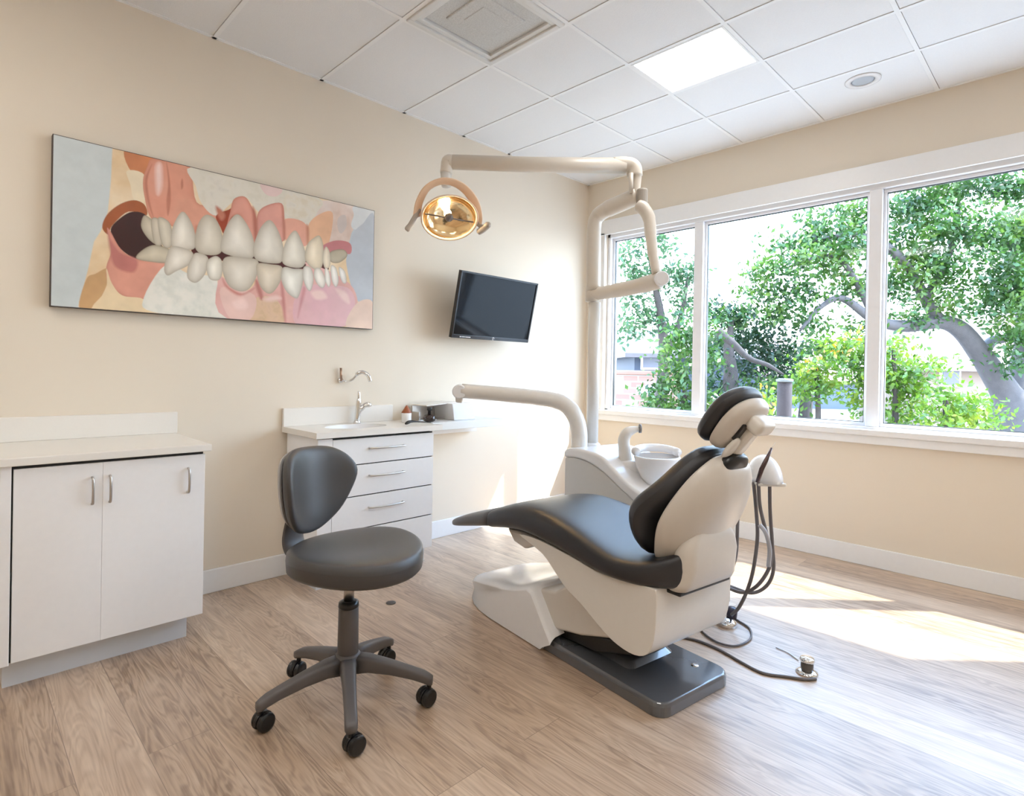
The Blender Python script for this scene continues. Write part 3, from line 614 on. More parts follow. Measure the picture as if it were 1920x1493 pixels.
MB().tube(br_, [.03, .05, .06, .055, .05], 12, flat=(.22, (0, 0, 1))).build('back_bracket', GREYP, t, smooth=True)
kb = seatc-sdir*.30-sside*.005+V((0, 0, .74))
MB().tube(cat([tuple(kb+V((0, 0, .0))), tuple(kb-sdir*.03+V((0, 0, -.06))), tuple(kb-sdir*.032+V((0, 0, -.16))), tuple(kb+sdir*.0+V((0, 0, -.235)))], 7), .0045, 8).build('adjustment_cable', BLACK, t, smooth=True)

# ------------------------------------------------------------------ dental chair
O = V((1.835, 1.055, 0)); E1 = V((.138, .990, 0)); E2 = V((.990, -.138, 0))
def LC(s, tt, z): return O+E1*s+E2*tt+V((0, 0, z))
TC = .22
t = thing('dental_chair', LC(.65, TC, 0), 'reclined dental chair with dark cushions and ivory shell on a grey floor base', 'dental chair')
BASE = mat('base_grey_paint', (.085, .09, .10), .22, spec=.7, coat=.8)
# base plate
pl = rrect(.36, .222, .055, 6)
q = MB(); q.loft([[LC(.36+x*k1, TC+y*k2, z) for x, y in pl] for k1, k2, z in ((1., 1., .0), (1., 1., .038), (.994, .982, .050), (.985, .955, .054))]); q.build('base_plate', BASE, t, smooth=False, bevel=.004)
pl2 = rrect(.21, .125, .03, 5)
q = MB(); q.loft([[LC(.46+x*k1, TC+.02+y*k2, z) for x, y in pl2] for k1, k2, z in ((1.10, 1.16, .050), (1., 1., .072), (.985, .96, .075))]); q.build('base_plinth', BASE, t, bevel=.004)
MB().lathe([(.016, .0), (.016, .004), (.010, .006), (.001, .006)], LC(.11, TC+.13, .052), seg=20).build('base_plug', CHROME, t, smooth=True)
# foot cover
def taper(s): return 1 if s < 1.05 else max(.40, math.sqrt(max(.02, 1-((s-1.05)/.385)**2)))
prof = [(.635, .056), (.585, .085), (.725, .262), (.76, .268), (.85, .235), (.95, .212), (1.0, .207), (1.06, .197), (1.12, .185), (1.20, .168), (1.27, .148), (1.33, .12), (1.37, .085), (1.39, .05), (1.39, .02), (1.36, .004), (1.32, .004), (1.24, .004), (1.16, .004), (1.06, .004), (1.0, .004), (.655, .004)]
hw = .245
q = MB()
rings = []
for yk in (-1, -.985, -.95, -.88, -.7, -.35, 0, .35, .7, .88, .95, .985, 1):
    zk = .030*abs(yk)**14+.004*abs(yk)**2
    rings.append([LC(s, TC+yk*hw*taper(s), z-(zk if z > .05 else 0)) for s, z in prof])
q.loft(rings); q.build('foot_cover', PLASTW, t, bevel=.0125, seg=3)
# lift arm (between foot cover and seat shell)
q = MB(); q.prism([(.84, .225), (.60, .285), (.50, .30), (.30, .34), (.10, .34), (.045, .29), (.06, .235), (.12, .207), (.20, .207), (.34, .165), (.45, .125), (.60, .098), (.76, .09)], TC-.185, TC+.185, LC)if False else None
arm = [(.84, .225), (.62, .265), (.52, .33), (.30, .36), (.12, .36), (.10, .28), (.12, .222), (.20, .208), (.34, .165), (.45, .130), (.60, .100), (.76, .09)]
MB().prism(arm, TC-.195, TC+.195, lambda p, q_, r: LC(p, r, q_)).build('lift_arm', PLASTG, t, bevel=.014, seg=3)
MB().prism([(.78, .06), (.62, .10), (.42, .135), (.20, .185), (.20, .14), (.40, .075), (.78, .05)], TC-.16, TC+.16, lambda p, q_, r: LC(p, r, q_)).build('arm_bellows', BLACK, t, bevel=.005)
# seat shell
sh = [(.83, .478), (.79, .462), (.66, .430), (.575, .375), (.50, .325), (.40, .285), (.28, .225), (.20, .200), (.12, .196), (.06, .222), (.03, .285), (.022, .37), (.022, .455), (.05, .47), (.20, .455), (.32, .45), (.46, .468), (.68, .486)]
MB().prism(catc(sh, 3), TC-.235, TC+.235, lambda p, q_, r: LC(p, r, q_)).build('seat_shell', PLAST, t, bevel=.028, seg=4)
# seat cushion
prof = [(-.052, .500, .590, .12), (-.045, .480, .612, .16), (-.025, .466, .612, .195), (.005, .460, .600, .222), (.05, .454, .582, .244), (.12, .448, .562, .262), (.22, .444, .556, .272), (.32, .446, .572, .270), (.46, .462, .606, .268), (.60, .476, .630, .266), (.74, .483, .638, .262), (.86, .480, .622, .256), (.98, .462, .585, .248), (1.07, .444, .552, .240), (1.10, .438, .538, .236), (1.108, .445, .528, .22)]
def cush_rings(prof, tc, e=.42, n=40):
    out = []
    prof = cat(prof, 3)
    for s, zb_, zt_, w_ in prof:
        r = []
        for j in range(n):
            a = 2*math.pi*j/n; c_, s_ = math.cos(a), math.sin(a)
            x = math.copysign(abs(c_)**e, c_)*w_; z = (zb_+zt_)/2+math.copysign(abs(s_)**(e*1.25), s_)*(zt_-zb_)/2
            if s_ > 0: z -= .014*(1-(x/w_)**2)*(1 if s < .6 else max(0, 1-(s-.6)/.3))
            r.append(LC(s, tc+x, z))
        out.append(r)
    return out
MB().loft(cush_rings(prof, TC)).build('seat_cushion', VINYL, t, smooth=True)
prof = [(1.112, .448, .526, .225), (1.125, .436, .534, .240), (1.20, .420, .512, .238), (1.32, .392, .474, .228), (1.42, .368, .440, .212), (1.52, .344, .402, .185), (1.58, .333, .376, .15), (1.605, .336, .362, .10)]
MB().loft(cush_rings(prof, TC, .5)).build('foot_cushion_cover', mat('grey_vinyl', (.105, .105, .112), .38, bump=.2, bscale=900), t, smooth=True)
MB().prism([(1.02, .455), (.96, .40), (.87, .385), (.80, .42), (.80, .465)], TC-.17, TC+.17, lambda p, q_, r: LC(p, r, q_)).build('foot_hinge', PLASTG, t, bevel=.012)
# backrest frame: axis a (up), n (front)
ba = math.radians(63); BA = (-math.cos(ba), math.sin(ba)); BN = (math.sin(ba), math.cos(ba)); B0 = (.10, .615)
def LB(x, y, z, o=B0, A=BA, Nn=BN):
    return LC(o[0]+A[0]*y+Nn[0]*z, TC+x, o[1]+A[1]*y+Nn[1]*z)
bo = catc([(.235, .02), (.255, .12), (.235, .22), (.165, .325), (.085, .385), (0, .395), (-.085, .385), (-.165, .325), (-.235, .22), (-.255, .12), (-.235, .02), (-.15, -.065), (0, -.085), (.15, -.065)], 4)
def shf(o, dx, dy, k=1.): return [((x-dx)*k, (y-dy)*k) for x, y in o]
cy_ = .15
def lum(x, y): return .045*math.exp(-((y+.05)/.10)**2) - .30*max(0, y-.16)**2 - .25*x*x*0
MB().pillow(shf(bo, 0, cy_), .062, .052, lambda x, y, z: LB(x, y+cy_, z+.02+lum(x, y)), p=3.4, rings=10).build('backrest_cushion', VINYL, t, smooth=True)
so = catc([(.20, .02), (.235, .12), (.222, .22), (.172, .32), (.10, .385), (.05, .40), (0, .402), (-.05, .40), (-.10, .385), (-.172, .32), (-.222, .22), (-.235, .12), (-.20, .02), (-.14, -.06), (0, -.08), (.14, -.06)], 4)
def sbend(x, y, z): return LB(x, y+cy_, z-.030-.02*max(0, -(y+.02))*2 + (.25*x*x if z < 0 else 0))
MB().pillow(shf(so, 0, cy_), .022, .100, sbend, p=2.6, rings=10).build('backrest_shell', PLASTG, t, smooth=True)
# hinge cover from the shell down to the seat
hr = []
for sc_, zc, w_, th in ((-.020, .72, .05, .03), (-.030, .70, .09, .036), (-.037, .67, .125, .042), (-.040, .635, .150, .044), (-.040, .59, .162, .046), (-.036, .54, .160, .046), (-.028, .49, .168, .044), (-.020, .465, .170, .036)):
    hr.append([LC(sc_+z+.010, TC-.012+x*1.0, zc) for x, z in rrect(w_, th, th*.97, 6)])
MB().loft(hr).build('hinge_cover', PLASTG, t, smooth=True)
q = MB(); q.box((-.036, TC-.175, .448), (.09, TC+.14, .465), T=lambda p: LC(*p)); q.build('hinge_gap', BLACK, t, bevel=.005)
# headrest
ha = math.radians(52); HA = (-math.cos(ha), math.sin(ha)); HN = (math.sin(ha), math.cos(ha)); H0 = (-.125, 1.098)
def LH(x, y, z): return LC(H0[0]+HA[0]*y+HN[0]*z, TC+x, H0[1]+HA[1]*y+HN[1]*z)
ho = catc([(.122, 0), (.112, .072), (.064, .112), (0, .122), (-.064, .112), (-.112, .072), (-.122, 0), (-.104, -.085), (-.056, -.125), (0, -.132), (.056, -.125), (.104, -.085)], 4)
MB().pillow(ho, .040, .036, lambda x, y, z: LH(x, y, z+.025-.5*x*x-.9*max(0, y)**2), p=3, rings=9).build('headrest_cushion', VINYL, t, smooth=True)
MB().pillow([(x*.9, y*.92) for x, y in ho], .02, .055, lambda x, y, z: LH(x, y, z-.018-.5*x*x*(z > 0)-.9*max(0, y)**2), p=2.6, rings=8).build('headrest_shell', PLASTG, t, smooth=True)
q = MB(); q.box((-.03, -.125, -.105), (.03, .05, -.055), T=lambda p: LH(*p)); br1 = q.build('headrest_bracket', PLAST, t, bevel=.018, seg=3)
q = MB(); q.box((-.048, .015, -.128), (.048, .075, -.06), T=lambda p: LH(*p)); q.build('release_lever', PLAST, br1, bevel=.02, seg=3)
q = MB(); q.box((-.060, -.04, -.078), (-.02, .03, -.05), T=lambda p: LH(*p)); q.build('slide_recess', BLACK, br1, bevel=.004)
MB().pillow([(.022*math.cos(a), .05*math.sin(a)) for a in [i*math.pi/12 for i in range(24)]], .012, .014, lambda x, y, z: LH(x-.045, y-.075, z-.082), p=3).build('side_paddle', PLAST, br1, smooth=True)
q = MB(); q.tube([tuple(LH(0, -.08, -.085)), tuple(LH(0, -.16, -.075)), tuple(LB(0, .34, -.045))], .024, 14); q.build('headrest_post', CHROME, t, smooth=True)
MB().pillow([(.075*math.cos(a), .055*math.sin(a)) for a in [i*math.pi/12 for i in range(24)]], .03, .025, lambda x, y, z: LB(x, y+.375, z-.062), p=3).build('neck_socket', BLACK, t, smooth=True)

# instrument console on the window side of the chair
ic = at(1433, 880, 2.78)
t2 = thing('instrument_console', (ic.x, ic.y, 0), 'white hooded instrument holder with hanging hoses behind the dental chair', 'instrument holder')
q = MB(); hood = []
for k in range(9):
    b_ = k/8*math.pi/2; rr = math.cos(b_); zz = math.sin(b_)
    hood.append([ic+_R*(.078*math.cos(a)*(rr if k else 1))+_F*(.11*math.sin(a)*(rr if k else 1))+V((0, 0, -.055+.125*zz)) for a in [i*2*math.pi/32 for i in range(32)]])
q.loft(hood); q.build('hood', PLASTW, t2, smooth=True)
q = MB(); q.box((-.068, -.09, -.068), (.068, .09, -.052), T=lambda p: ic+_R*p[0]+_F*p[1]+V((0, 0, p[2]))); q.build('tray_rim', PLAST, t2, bevel=.006)
armp = cat([tuple(ic+V((0, 0, -.03))), tuple(ic-_R*.12+_F*.02+V((0, 0, -.06))), tuple(LC(.38, .60, .58)), tuple(LC(.45, .56, .45))], 8)
MB().tube(armp, .022, 14).build('support_arm', PLASTW, t2, smooth=True)
q = MB(); q.lathe([(.03, 0), (.03, .43), (.022, .46)], LC(.45, .56, 0)); q.build('stand', PLASTG, t2, smooth=True)
HOSE = mat('grey_rubber_hose', (.13, .115, .115), .5)
def hose(pts, r, nm='hose', m=HOSE, p=t2): return MB().tube(cat([tuple(at(*q_)) for q_ in pts], 8), r, 10).build(nm, m, p, smooth=True)
hose([(1413, 905, 2.74), (1418, 960, 2.74), (1420, 1010, 2.74), (1412, 1070, 2.74), (1400, 1110, 2.76), (1385, 1140, 2.80), (1372, 1153, 2.86)], .0085)
hose([(1422, 905, 2.70), (1425, 950, 2.70), (1437, 1000, 2.68), (1446, 1040, 2.68), (1440, 1070, 2.68), (1418, 1100, 2.72), (1390, 1111, 2.78), (1350, 1095, 2.82), (1320, 1080, 2.7)], .0085)
hose([(1443, 905, 2.78), (1444, 960, 2.78), (1448, 1020, 2.78), (1450, 1070, 2.78), (1436, 1100, 2.80), (1408, 1112, 2.84), (1370, 1100, 2.86), (1330, 1085, 2.7)], .0085)
hose([(1385, 925, 2.9), (1383, 980, 2.9), (1380, 1040, 2.88), (1368, 1075, 2.86), (1348, 1090, 2.82), (1325, 1085, 2.7)], .0085)
hose([(1362, 965, 2.95), (1357, 1000, 2.95), (1353, 1040, 2.92), (1345, 1080, 2.85)], .0085)
hose([(1424, 984, 2.66), (1436, 1000, 2.64), (1443, 1030, 2.64), (1441, 1062, 2.66)], .010, 'hose_sleeve', mat('pale_sleeve', (.42, .42, .45), .4))
t3 = thing('dental_handpiece', tuple(at(1435, 880, 2.66)), 'thin dark handpiece with pale tip standing up from the instrument holder', 'dental handpiece')
MB().tube([tuple(at(1420, 905, 2.65)), tuple(at(1428, 880, 2.65)), tuple(at(1436, 864, 2.65)), tuple(at(1447, 840, 2.65))], [.009, .011, .010, .005], 12).build('grip', mat('dark_metal', (.10, .07, .07), .25, metal=.8), t3, smooth=True)
MB().tube([tuple(at(1447, 840, 2.65)), tuple(at(1450, 835, 2.65)), tuple(at(1454, 830, 2.65))], [.0022, .0016, .001], 8).build('tip', PLAST, t3, smooth=True)

# foot control and cables on the floor
def fl(u, v, z=0.):
    r = (_F2+_R3*((u-960)/FPX)+_U3*((CY-v)/FPX)); k = (z-CAMZ)/r.z; return CAM+r*k
fc = fl(1513, 1262)
t4 = thing('foot_switch', fc, 'small chrome foot switch on the floor at the end of a grey cable', 'foot switch')
MB().lathe([(.044, 0), (.044, .006), (.030, .012), (.024, .014)], fc, seg=30).build('base', CHROME, t4, smooth=True)
MB().lathe([(.024, .012), (.025, .03), (.024, .05), (.012, .054), (.001, .054)], fc).build('button', mat('smoked_plastic', (.10, .09, .085), .2), t4, smooth=True)
MB().lathe([(.027, .048), (.030, .056), (.026, .064), (.001, .067)], fc).build('cap', CHROME, t4, smooth=True)
cab = cat([tuple(fl(*q_)+V((0, 0, .006))) for q_ in [(1530, 1276), (1510, 1277), (1475, 1272), (1430, 1265), (1390, 1245), (1350, 1222), (1310, 1205), (1270, 1196)]], 8)
MB().tube(cab, .006, 10).build('cable', HOSE, t4, smooth=True)
MB().tube(cat([tuple(fl(*q_)+V((0, 0, .004))) for q_ in [(1497, 1240), (1478, 1226), (1455, 1216)]], 6), .0025, 8).build('pedal_rod', STEEL, t4, smooth=True)
loop = [(1330, 1172), (1313, 1180), (1322, 1192), (1345, 1207), (1375, 1214), (1397, 1208), (1408, 1198), (1406, 1182), (1390, 1170), (1370, 1160), (1350, 1158)]
t5 = thing('coiled_cable', fl(1360, 1190), 'grey cable looped on the floor behind the dental chair', 'cable')
MB().tube(cat([tuple(fl(*q_)+V((0, 0, .006))) for q_ in loop], 8), .0048, 10).build('cable_loop', HOSE, t5, smooth=True)
jb = fl(1362, 1172)
t6 = thing('floor_junction', jb, 'small dark and chrome hose junction on the floor behind the dental chair', 'junction box')
MB().lathe([(.05, 0), (.048, .02), (.03, .032), (.001, .034)], jb).build('cover', CHROME, t6, smooth=True)
MB().lathe([(.022, .0), (.026, .03), (.028, .055), (.018, .066), (.001, .068)], fl(1372, 1163), seg=24).build('connector', mat('dark_connector', (.05, .045, .07), .3), t6, smooth=True)
fp = fl(733, 1131)
t7 = thing('floor_outlet_cap', fp, 'small dark round cap in the floor between stool and sink cabinet', 'floor cap')
MB().lathe([(.026, 0), (.026, .003), (.020, .005), (.001, .005)], fp, seg=24).build('cap', mat('worn_cap', (.06, .055, .05), .3), t7, smooth=True)

# ------------------------------------------------------------------ dental unit (cuspidor, pole)
def LU(s, tt, z): return LC(s, tt, z)
t = thing('dental_unit', LC(1.0, .93, 0), 'white dental unit with spittoon, cup filler and tall pole behind the chair', 'dental unit')
topc = [(1.345, .02), (1.345, .735), (1.325, .765), (1.28, .778), (1.20, .782), (1.08, .775), (.98, .735), (.88, .665), (.78, .615), (.64, .575), (.50, .555), (.46, .53), (.45, .02)]
body = [(1.345, .02), (1.345, .715), (1.25, .725), (1.12, .71), (1.00, .665), (.88, .60), (.76, .54), (.62, .49), (.45, .455), (.45, .02)]
body = [body[0]]+cat(body[1:-1], 4)+[body[-1]]
MB().prism(body, .735, 1.15, lambda p, q_, r: LU(p, r, q_)).build('body', PLASTG if False else mat('unit_panel', (.62, .61, .59), .35), t, bevel=.006)
up = [(1.345, .7155), (1.25, .7255), (1.12, .7105), (1.00, .6655), (.88, .6005), (.76, .5405), (.62, .4905), (.45, .4555)]; top_ = [(.44, .52), (.52, .56), (.66, .585), (.78, .625), (.88, .675), (.97, .735), (1.05, .772), (1.18, .785), (1.29, .782), (1.34, .765), (1.352, .74)]
MB().prism(cat(up, 4)+cat(top_, 4), .725, 1.16, lambda p, q_, r: LU(p, r, q_)).build('top_cover', PLASTW, t, bevel=.02, seg=4)
pp = at(1110, 835, 3.67)
def pz(p, z): return V((p.x, p.y, z))
MB().lathe([(.052, .765), (.052, .79), (.04, .80)], pz(pp, 0)).build('pole_socket', PLASTW, t, smooth=True)
MB().lathe([(.038, .78), (.038, 1.70), (.001, 1.70)], pz(pp, 0), seg=32).build('pole', PLAST, t, smooth=True)
# cup filler and spittoon
sp0 = at(1180, 880, 3.35)
MB().pillow([(.10*math.cos(a), .075*math.sin(a)) for a in [i*math.pi/14 for i in range(28)]], .03, .10, lambda x, y, z: sp0+_R*(x+.035)+_F*y+V((0, 0, z+.03)), p=4).build('filler_base', PLASTW, t, smooth=True)
fpts = [(1174, 872, 3.35), (1171, 845, 3.35), (1170, 824, 3.35), (1177, 811, 3.35), (1190, 806, 3.35), (1198, 805, 3.35)]
MB().tube(cat([tuple(at(*q_)) for q_ in fpts], 6), [.044, .038, .036, .035, .034, .033, .032, .026, .020, .016, .014], 16).build('cup_filler', PLAST, t, smooth=True)
MB().tube([tuple(at(1198, 804, 3.35)), tuple(at(1202, 804, 3.35))], .026, 16, flat=(1.0, (0, 0, 1))).build('filler_tip', mat('tip_grey', (.20, .19, .19), .4), t, smooth=True)
bc_ = at(1232, 862, 3.22)
MB().lathe([(.04, -.16), (.09, -.10), (.118, -.035), (.128, .012), (.128, .020), (.120, .022), (.10, -.02), (.03, -.035), (.001, -.036)], bc_, seg=36).build('spittoon_bowl', PLASTW, t, smooth=True)
ln = []
for a in [math.pi*(.02+i/20*.96) for i in range(21)]: ln.append(tuple(bc_+_R*.118*math.cos(a)+_F*.118*math.sin(a)+V((0, 0, .04+.012*math.sin(a)))))
MB().tube(ln, .026, 10, flat=(.9, (0, 0, 1))).build('bowl_shield', PLASTW, t, smooth=True)
# assistant arm reaching over the shelf
ap = [(1086, 840, 3.62), (1086, 812, 3.62), (1080, 785, 3.63), (1064, 762, 3.65), (1040, 751, 3.67), (1000, 745, 3.68), (940, 739, 3.70), (866, 733, 3.72)]
MB().tube(cat([tuple(at(*q_)) for q_ in ap], 7), [.052]*28+[.050]*7+[.048]*7+[.047]*7+[.047]*1, 20).build('assistant_arm', PLAST, t, smooth=True)
e0 = at(862, 734, 3.72)
MB().tube([tuple(e0-_F*.045), tuple(e0+_F*.045)], .046, 22).build('arm_end_joint', PLASTW, t, bevel=.008)
MB().tube([tuple(e0+V((0, 0, -.02))), tuple(at(860, 755, 3.72))], [.03, .02], 14).build('arm_end_pin', PLAST, t, smooth=True)

# ------------------------------------------------------------------ operating light hung from the pole
t = thing('operating_light', tuple(at(1110, 545, 3.67)), 'lit dental operating lamp on a long jointed arm over the chair', 'lamp')
LM = mat('lamp_arm_plastic', (.70, .64, .56), .28)
MB().lathe([(.043, 0), (.043, .06), (.040, .10)], at(1110, 566, 3.67)-V((0, 0, .0))).build('collar', LM, t, smooth=True)
MB().tube(cat([tuple(at(*q_)) for q_ in [(1110, 552, 3.67), (1150, 546, 3.58), (1200, 536, 3.46), (1236, 526, 3.36)]], 6), [.042]*7+[.046]*6+[.05]*6, 18).build('lower_arm', LM, t, smooth=True)
ee = at(1238, 524, 3.35)
MB().tube([tuple(ee-_F*.05-_R*.0), tuple(ee+_F*.05)], .043, 20).build('elbow_cap', PLASTW, t, bevel=.008)
MB().tube(cat([tuple(at(*q_)) for q_ in [(1231, 512, 3.36), (1224, 475, 3.38), (1220, 440, 3.40), (1217, 410, 3.42), (1207, 392, 3.44), (1197, 385, 3.46)]], 6), [.028]*6+[.032]*6+[.035]*6+[.038]*6+[.040]*6+[.036], 18).build('rising_arm', LM, t, smooth=True)
MB().tube(cat([tuple(at(*q_)) for q_ in [(1113, 545, 3.66), (1113, 480, 3.66), (1114, 430, 3.66), (1119, 408, 3.65), (1136, 394, 3.62), (1165, 381, 3.56), (1196, 367, 3.50)]], 6), [.045]*19+[.048]*6+[.052]*6+[.052]*6, 20).build('upper_arm', LM, t, smooth=True)
j0 = at(1204, 368, 3.46)
MB().tube([tuple(j0+V((0, 0, .045))), tuple(j0-V((0, 0, .05)))], .034, 18).build('joint_cap', mat('joint_grey', (.40, .36, .31), .35), t, bevel=.012)
MB().tube(cat([tuple(at(*q_)) for q_ in [(1190, 378, 3.5), (1192, 350, 3.5), (1194, 325, 3.5), (1190, 312, 3.5)]], 6), [.030]*19, 16).build('riser', LM, t, smooth=True)
MB().tube([tuple(at(1183, 325, 3.46)), tuple(at(1183, 362, 3.46))], [.015, .013], 10).build('stop_pin', LM, t, smooth=True)
MB().tube(cat([tuple(at(*q_)) for q_ in [(1190, 330, 3.5), (1189, 318, 3.5), (1183, 311, 3.5), (1168, 309, 3.5), (1150, 310, 3.5)]], 6), [.048]*25, 22).build('elbow', LM, t, smooth=True)
MB().tube([tuple(at(1172, 311, 3.5)), tuple(at(1000, 309, 3.47)), tuple(at(847, 304, 3.44))], [.0475, .046, .044], 24).build('boom', LM, t, smooth=True)
MB().tube(cat([tuple(at(*q_)) for q_ in [(848, 304, 3.44), (841, 304, 3.44), (838, 312, 3.44), (836, 325, 3.44)]], 5), [.044, .044, .044, .044, .044, .044, .042, .04, .04, .038, .038, .037, .036, .036, .036, .036], 20).build('boom_end', LM, t, smooth=True)
MB().tube([tuple(at(836, 322, 3.44)), tuple(at(837, 349, 3.43))], [.033, .030], 18).build('drop_pin', PLAST, t, smooth=True)
# head: local frame, axis g = direction the light shines
hc = at(843, 408, 3.40)
g = (-_F*.58 - _Z*.62 + _R*.22).normalized(); hx = (_R*.90 - _Z*.40 + _F*.0); hx = (hx-g*hx.dot(g)).normalized(); hy = hx.cross(g).normalized()
if hy.z < 0: hy = -hy
def LHd(x, y, z): return hc+hx*x+hy*y+g*z
LSH = mat('lamp_shell', (.85, .66, .50), .3)
def oval(k, z, sx=.172, sy=.150, n=36): return [LHd(sx*k*math.cos(2*math.pi*i/n), sy*k*math.sin(2*math.pi*i/n), z) for i in range(n)]
MB().loft([oval(.08, -.082), oval(.35, -.078), oval(.7, -.055), oval(.93, -.02), oval(1.0, .0), oval(1.02, .012), oval(.99, .018), oval(.95, .008), oval(.93, .004)], caps=True if False else False).build('shell', LSH, t, smooth=True)
REF = mat('gold_reflector', (.95, .72, .42), .12, metal=1)
MB().loft([oval(.94, .004), oval(.85, -.022), oval(.65, -.045), oval(.35, -.062), oval(.05, -.067)], caps=False).build('reflector', REF, t, smooth=True)
bl = MB(); bl.lathe([(.001, -.05), (.018, -.048), (.022, -.02), (.018, .0), (.001, .004)], LHd(-.01, .01, -.005), g, 20); bl.build('bulb', emit_mat('bulb_glow', (1, .80, .50), 110.), t, smooth=True)
q = MB(); q.lathe([(.024, 0), (.026, .02), (.02, .03), (.001, .031)], LHd(-.01, .01, .004), g, 20); q.tube([tuple(LHd(-.15, 0, .006)), tuple(LHd(.15, 0, .006))], .005, 8); q.build('bulb_guard', mat('smoked_shield', (.16, .13, .12), .15, spec=.8), t, smooth=True)
yk = [(-.188, -.04, -.015), (-.192, .05, -.025), (-.165, .14, -.035), (-.095, .195, -.04), (-.01, .20, -.04), (.07, .165, -.04), (.135, .105, -.035), (.175, .03, -.025), (.188, -.03, -.015)]
MB().tube(cat([tuple(LHd(*p)) for p in yk], 6), .030, 14, flat=(.28, tuple(hy))).build('yoke', mat('lamp_yoke', (.88, .62, .42), .3), t, smooth=True)
for sx, nm in ((-1, 'handle'), (1, 'handle')):
    hp_ = [(.18*sx, .01, -.02), (.20*sx, -.03, .0), (.225*sx, -.075, .03), (.245*sx, -.105, .05)] if sx < 0 else [(.18, -.01, -.01), (.205, -.02, .01), (.225, .0, .03), (.235, .03, .04)]
    hh = MB().tube(cat([tuple(LHd(*p)) for p in hp_], 5), [.012]*4+[.016]*8+[.018]*3+[.012], 12, flat=(.5, tuple(g)))
    if sx > 0: hh.tube(cat([tuple(LHd(.195, -.06, .01)), tuple(LHd(.215, -.02, .03)), tuple(LHd(.235, .035, .045))], 5), [.010]+[.02]*9+[.010], 12)
    hh.build(nm, mat('handle_grip', (.42, .36, .30), .35), t, smooth=True)

# ------------------------------------------------------------------ outside the window
GZ = -.45
tag(box('ground', (WX+T+.01, -30, GZ-.1), (60, 40, GZ), mat('pale_pavement', (.30, .29, .275), .8, noise=.2, nscale=2)), 'pale sunlit paving outside the window', 'ground', kind='structure')
def mesh_np(name, vs, fs, m, parent):
    me = bpy.data.meshes.new(name); me.vertices.add(len(vs)); me.vertices.foreach_set('co', vs.ravel().astype('f'))
    me.loops.add(fs.size); me.loops.foreach_set('vertex_index', fs.ravel().astype('i')); me.polygons.add(len(fs)); me.polygons.foreach_set('loop_start', (np.arange(len(fs))*fs.shape[1]).astype('i')); me.update(); me.materials.append(m)
    return finish(bpy.data.objects.new(name, me), parent)
def leaves(cl, per, size, m, parent, name='foliage'):
    P = []
    for (u, v, d, ru, rv) in cl:
        c = np.array(at(u, v, d)); k = d/FPX; n = int(3.6*per*ru*rv*k*k*math.pi)
        # twig sub-clumps give the crown a lumpy outline
        nt_ = max(4, n//52); q = rng.normal(size=(nt_, 3)); q /= np.linalg.norm(q, axis=1)[:, None]; q *= rng.random((nt_, 1))**.4
        sub = c + (np.array(_R)*q[:, :1]*ru + np.array(_F)*q[:, 1:2]*(ru+rv)*.5 + np.array([0, 0, 1.])*q[:, 2:]*rv)*k
        i = rng.integers(0, nt_, n); P.append(sub[i]+rng.normal(size=(n, 3))*size*1.45*np.array([1, 1, .7]))
    P = np.concatenate(P); n = len(P)
    a = rng.normal(size=(n, 3)); a[:, 2] -= .3; a /= np.linalg.norm(a, axis=1)[:, None]; b = rng.normal(size=(n, 3)); b[:, 2] += .4; b -= a*(a*b).sum(1)[:, None]; b /= np.linalg.norm(b, axis=1)[:, None]
    L_ = size*(.7+.6*rng.random((n, 1))); c = np.cross(a, b)
    vs = np.stack([P-a*L_*.5, P+b*L_*.24+c*L_*.06, P+a*L_*.5, P-b*L_*.24+c*L_*.06], 1).reshape(-1, 3)
    return mesh_np(name, vs, np.arange(n*4).reshape(n, 4), m, parent)
BARK = mat('bark', (.055, .042, .038), .85, noise=.5, nscale=14, bump=1., bscale=40)
BARKP = mat('pale_bark', (.085, .072, .072), .8, noise=.3, nscale=14, bump=1., bscale=40)
def branch(mb, pts, r): mb.tube(cat([tuple(at(*p)) for p in pts], 5), r, 10)
def base_of(p): return (p.x, p.y, GZ)
LFG = leaf_mat('leaf_green', (.008, .030, .006), (.045, .12, .020), (.19, .28, .04), 1.6)
LFY = leaf_mat('leaf_yellow_green', (.025, .075, .010), (.11, .22, .018), (.36, .40, .035), 2.2)
LFD = leaf_mat('leaf_dark', (.007, .022, .010), (.018, .055, .020), (.05, .11, .03), 1.8)
LFB = leaf_mat('leaf_blue_green', (.018, .055, .02), (.05, .12, .045), (.14, .22, .08), 1.8)
def vground(d): return CY+FPX*(CAMZ-GZ+.03)/d
# big gnarled tree on the right
d = 9.
t = thing('gnarled_tree', base_of(at(1905, 800, d)), 'large gnarled tree with wide green canopy outside the right window pane', 'tree')
q = MB()
branch(q, [(1905, vground(d), d), (1902, 820, d), (1898, 770, d), (1885, 735, d), (1862, 700, d), (1835, 660, d), (1800, 618, d-.1), (1760, 603, d-.2), (1700, 612, d-.3), (1640, 600, d-.5), (1580, 560, d-.5), (1540, 575, d-.5), (1500, 620, d-.5)], [.42, .34, .30, .20, .17, .15, .13, .11, .09, .07, .05, .035, .02])
branch(q, [(1900, 780, d), (1915, 720, d+.2), (1930, 650, d+.3), (1925, 560, d+.2), (1900, 480, d), (1870, 420, d)], [.28, .24, .20, .15, .10, .04])
branch(q, [(1840, 665, d), (1860, 640, d+.3), (1890, 632, d+.4), (1930, 600, d+.5)], [.10, .08, .07, .05])
branch(q, [(1760, 603, d-.2), (1735, 560, d-.2), (1700, 500, d-.2), (1660, 460, d-.3), (1600, 440, d-.3), (1530, 450, d-.3)], [.10, .08, .07, .055, .04, .02])
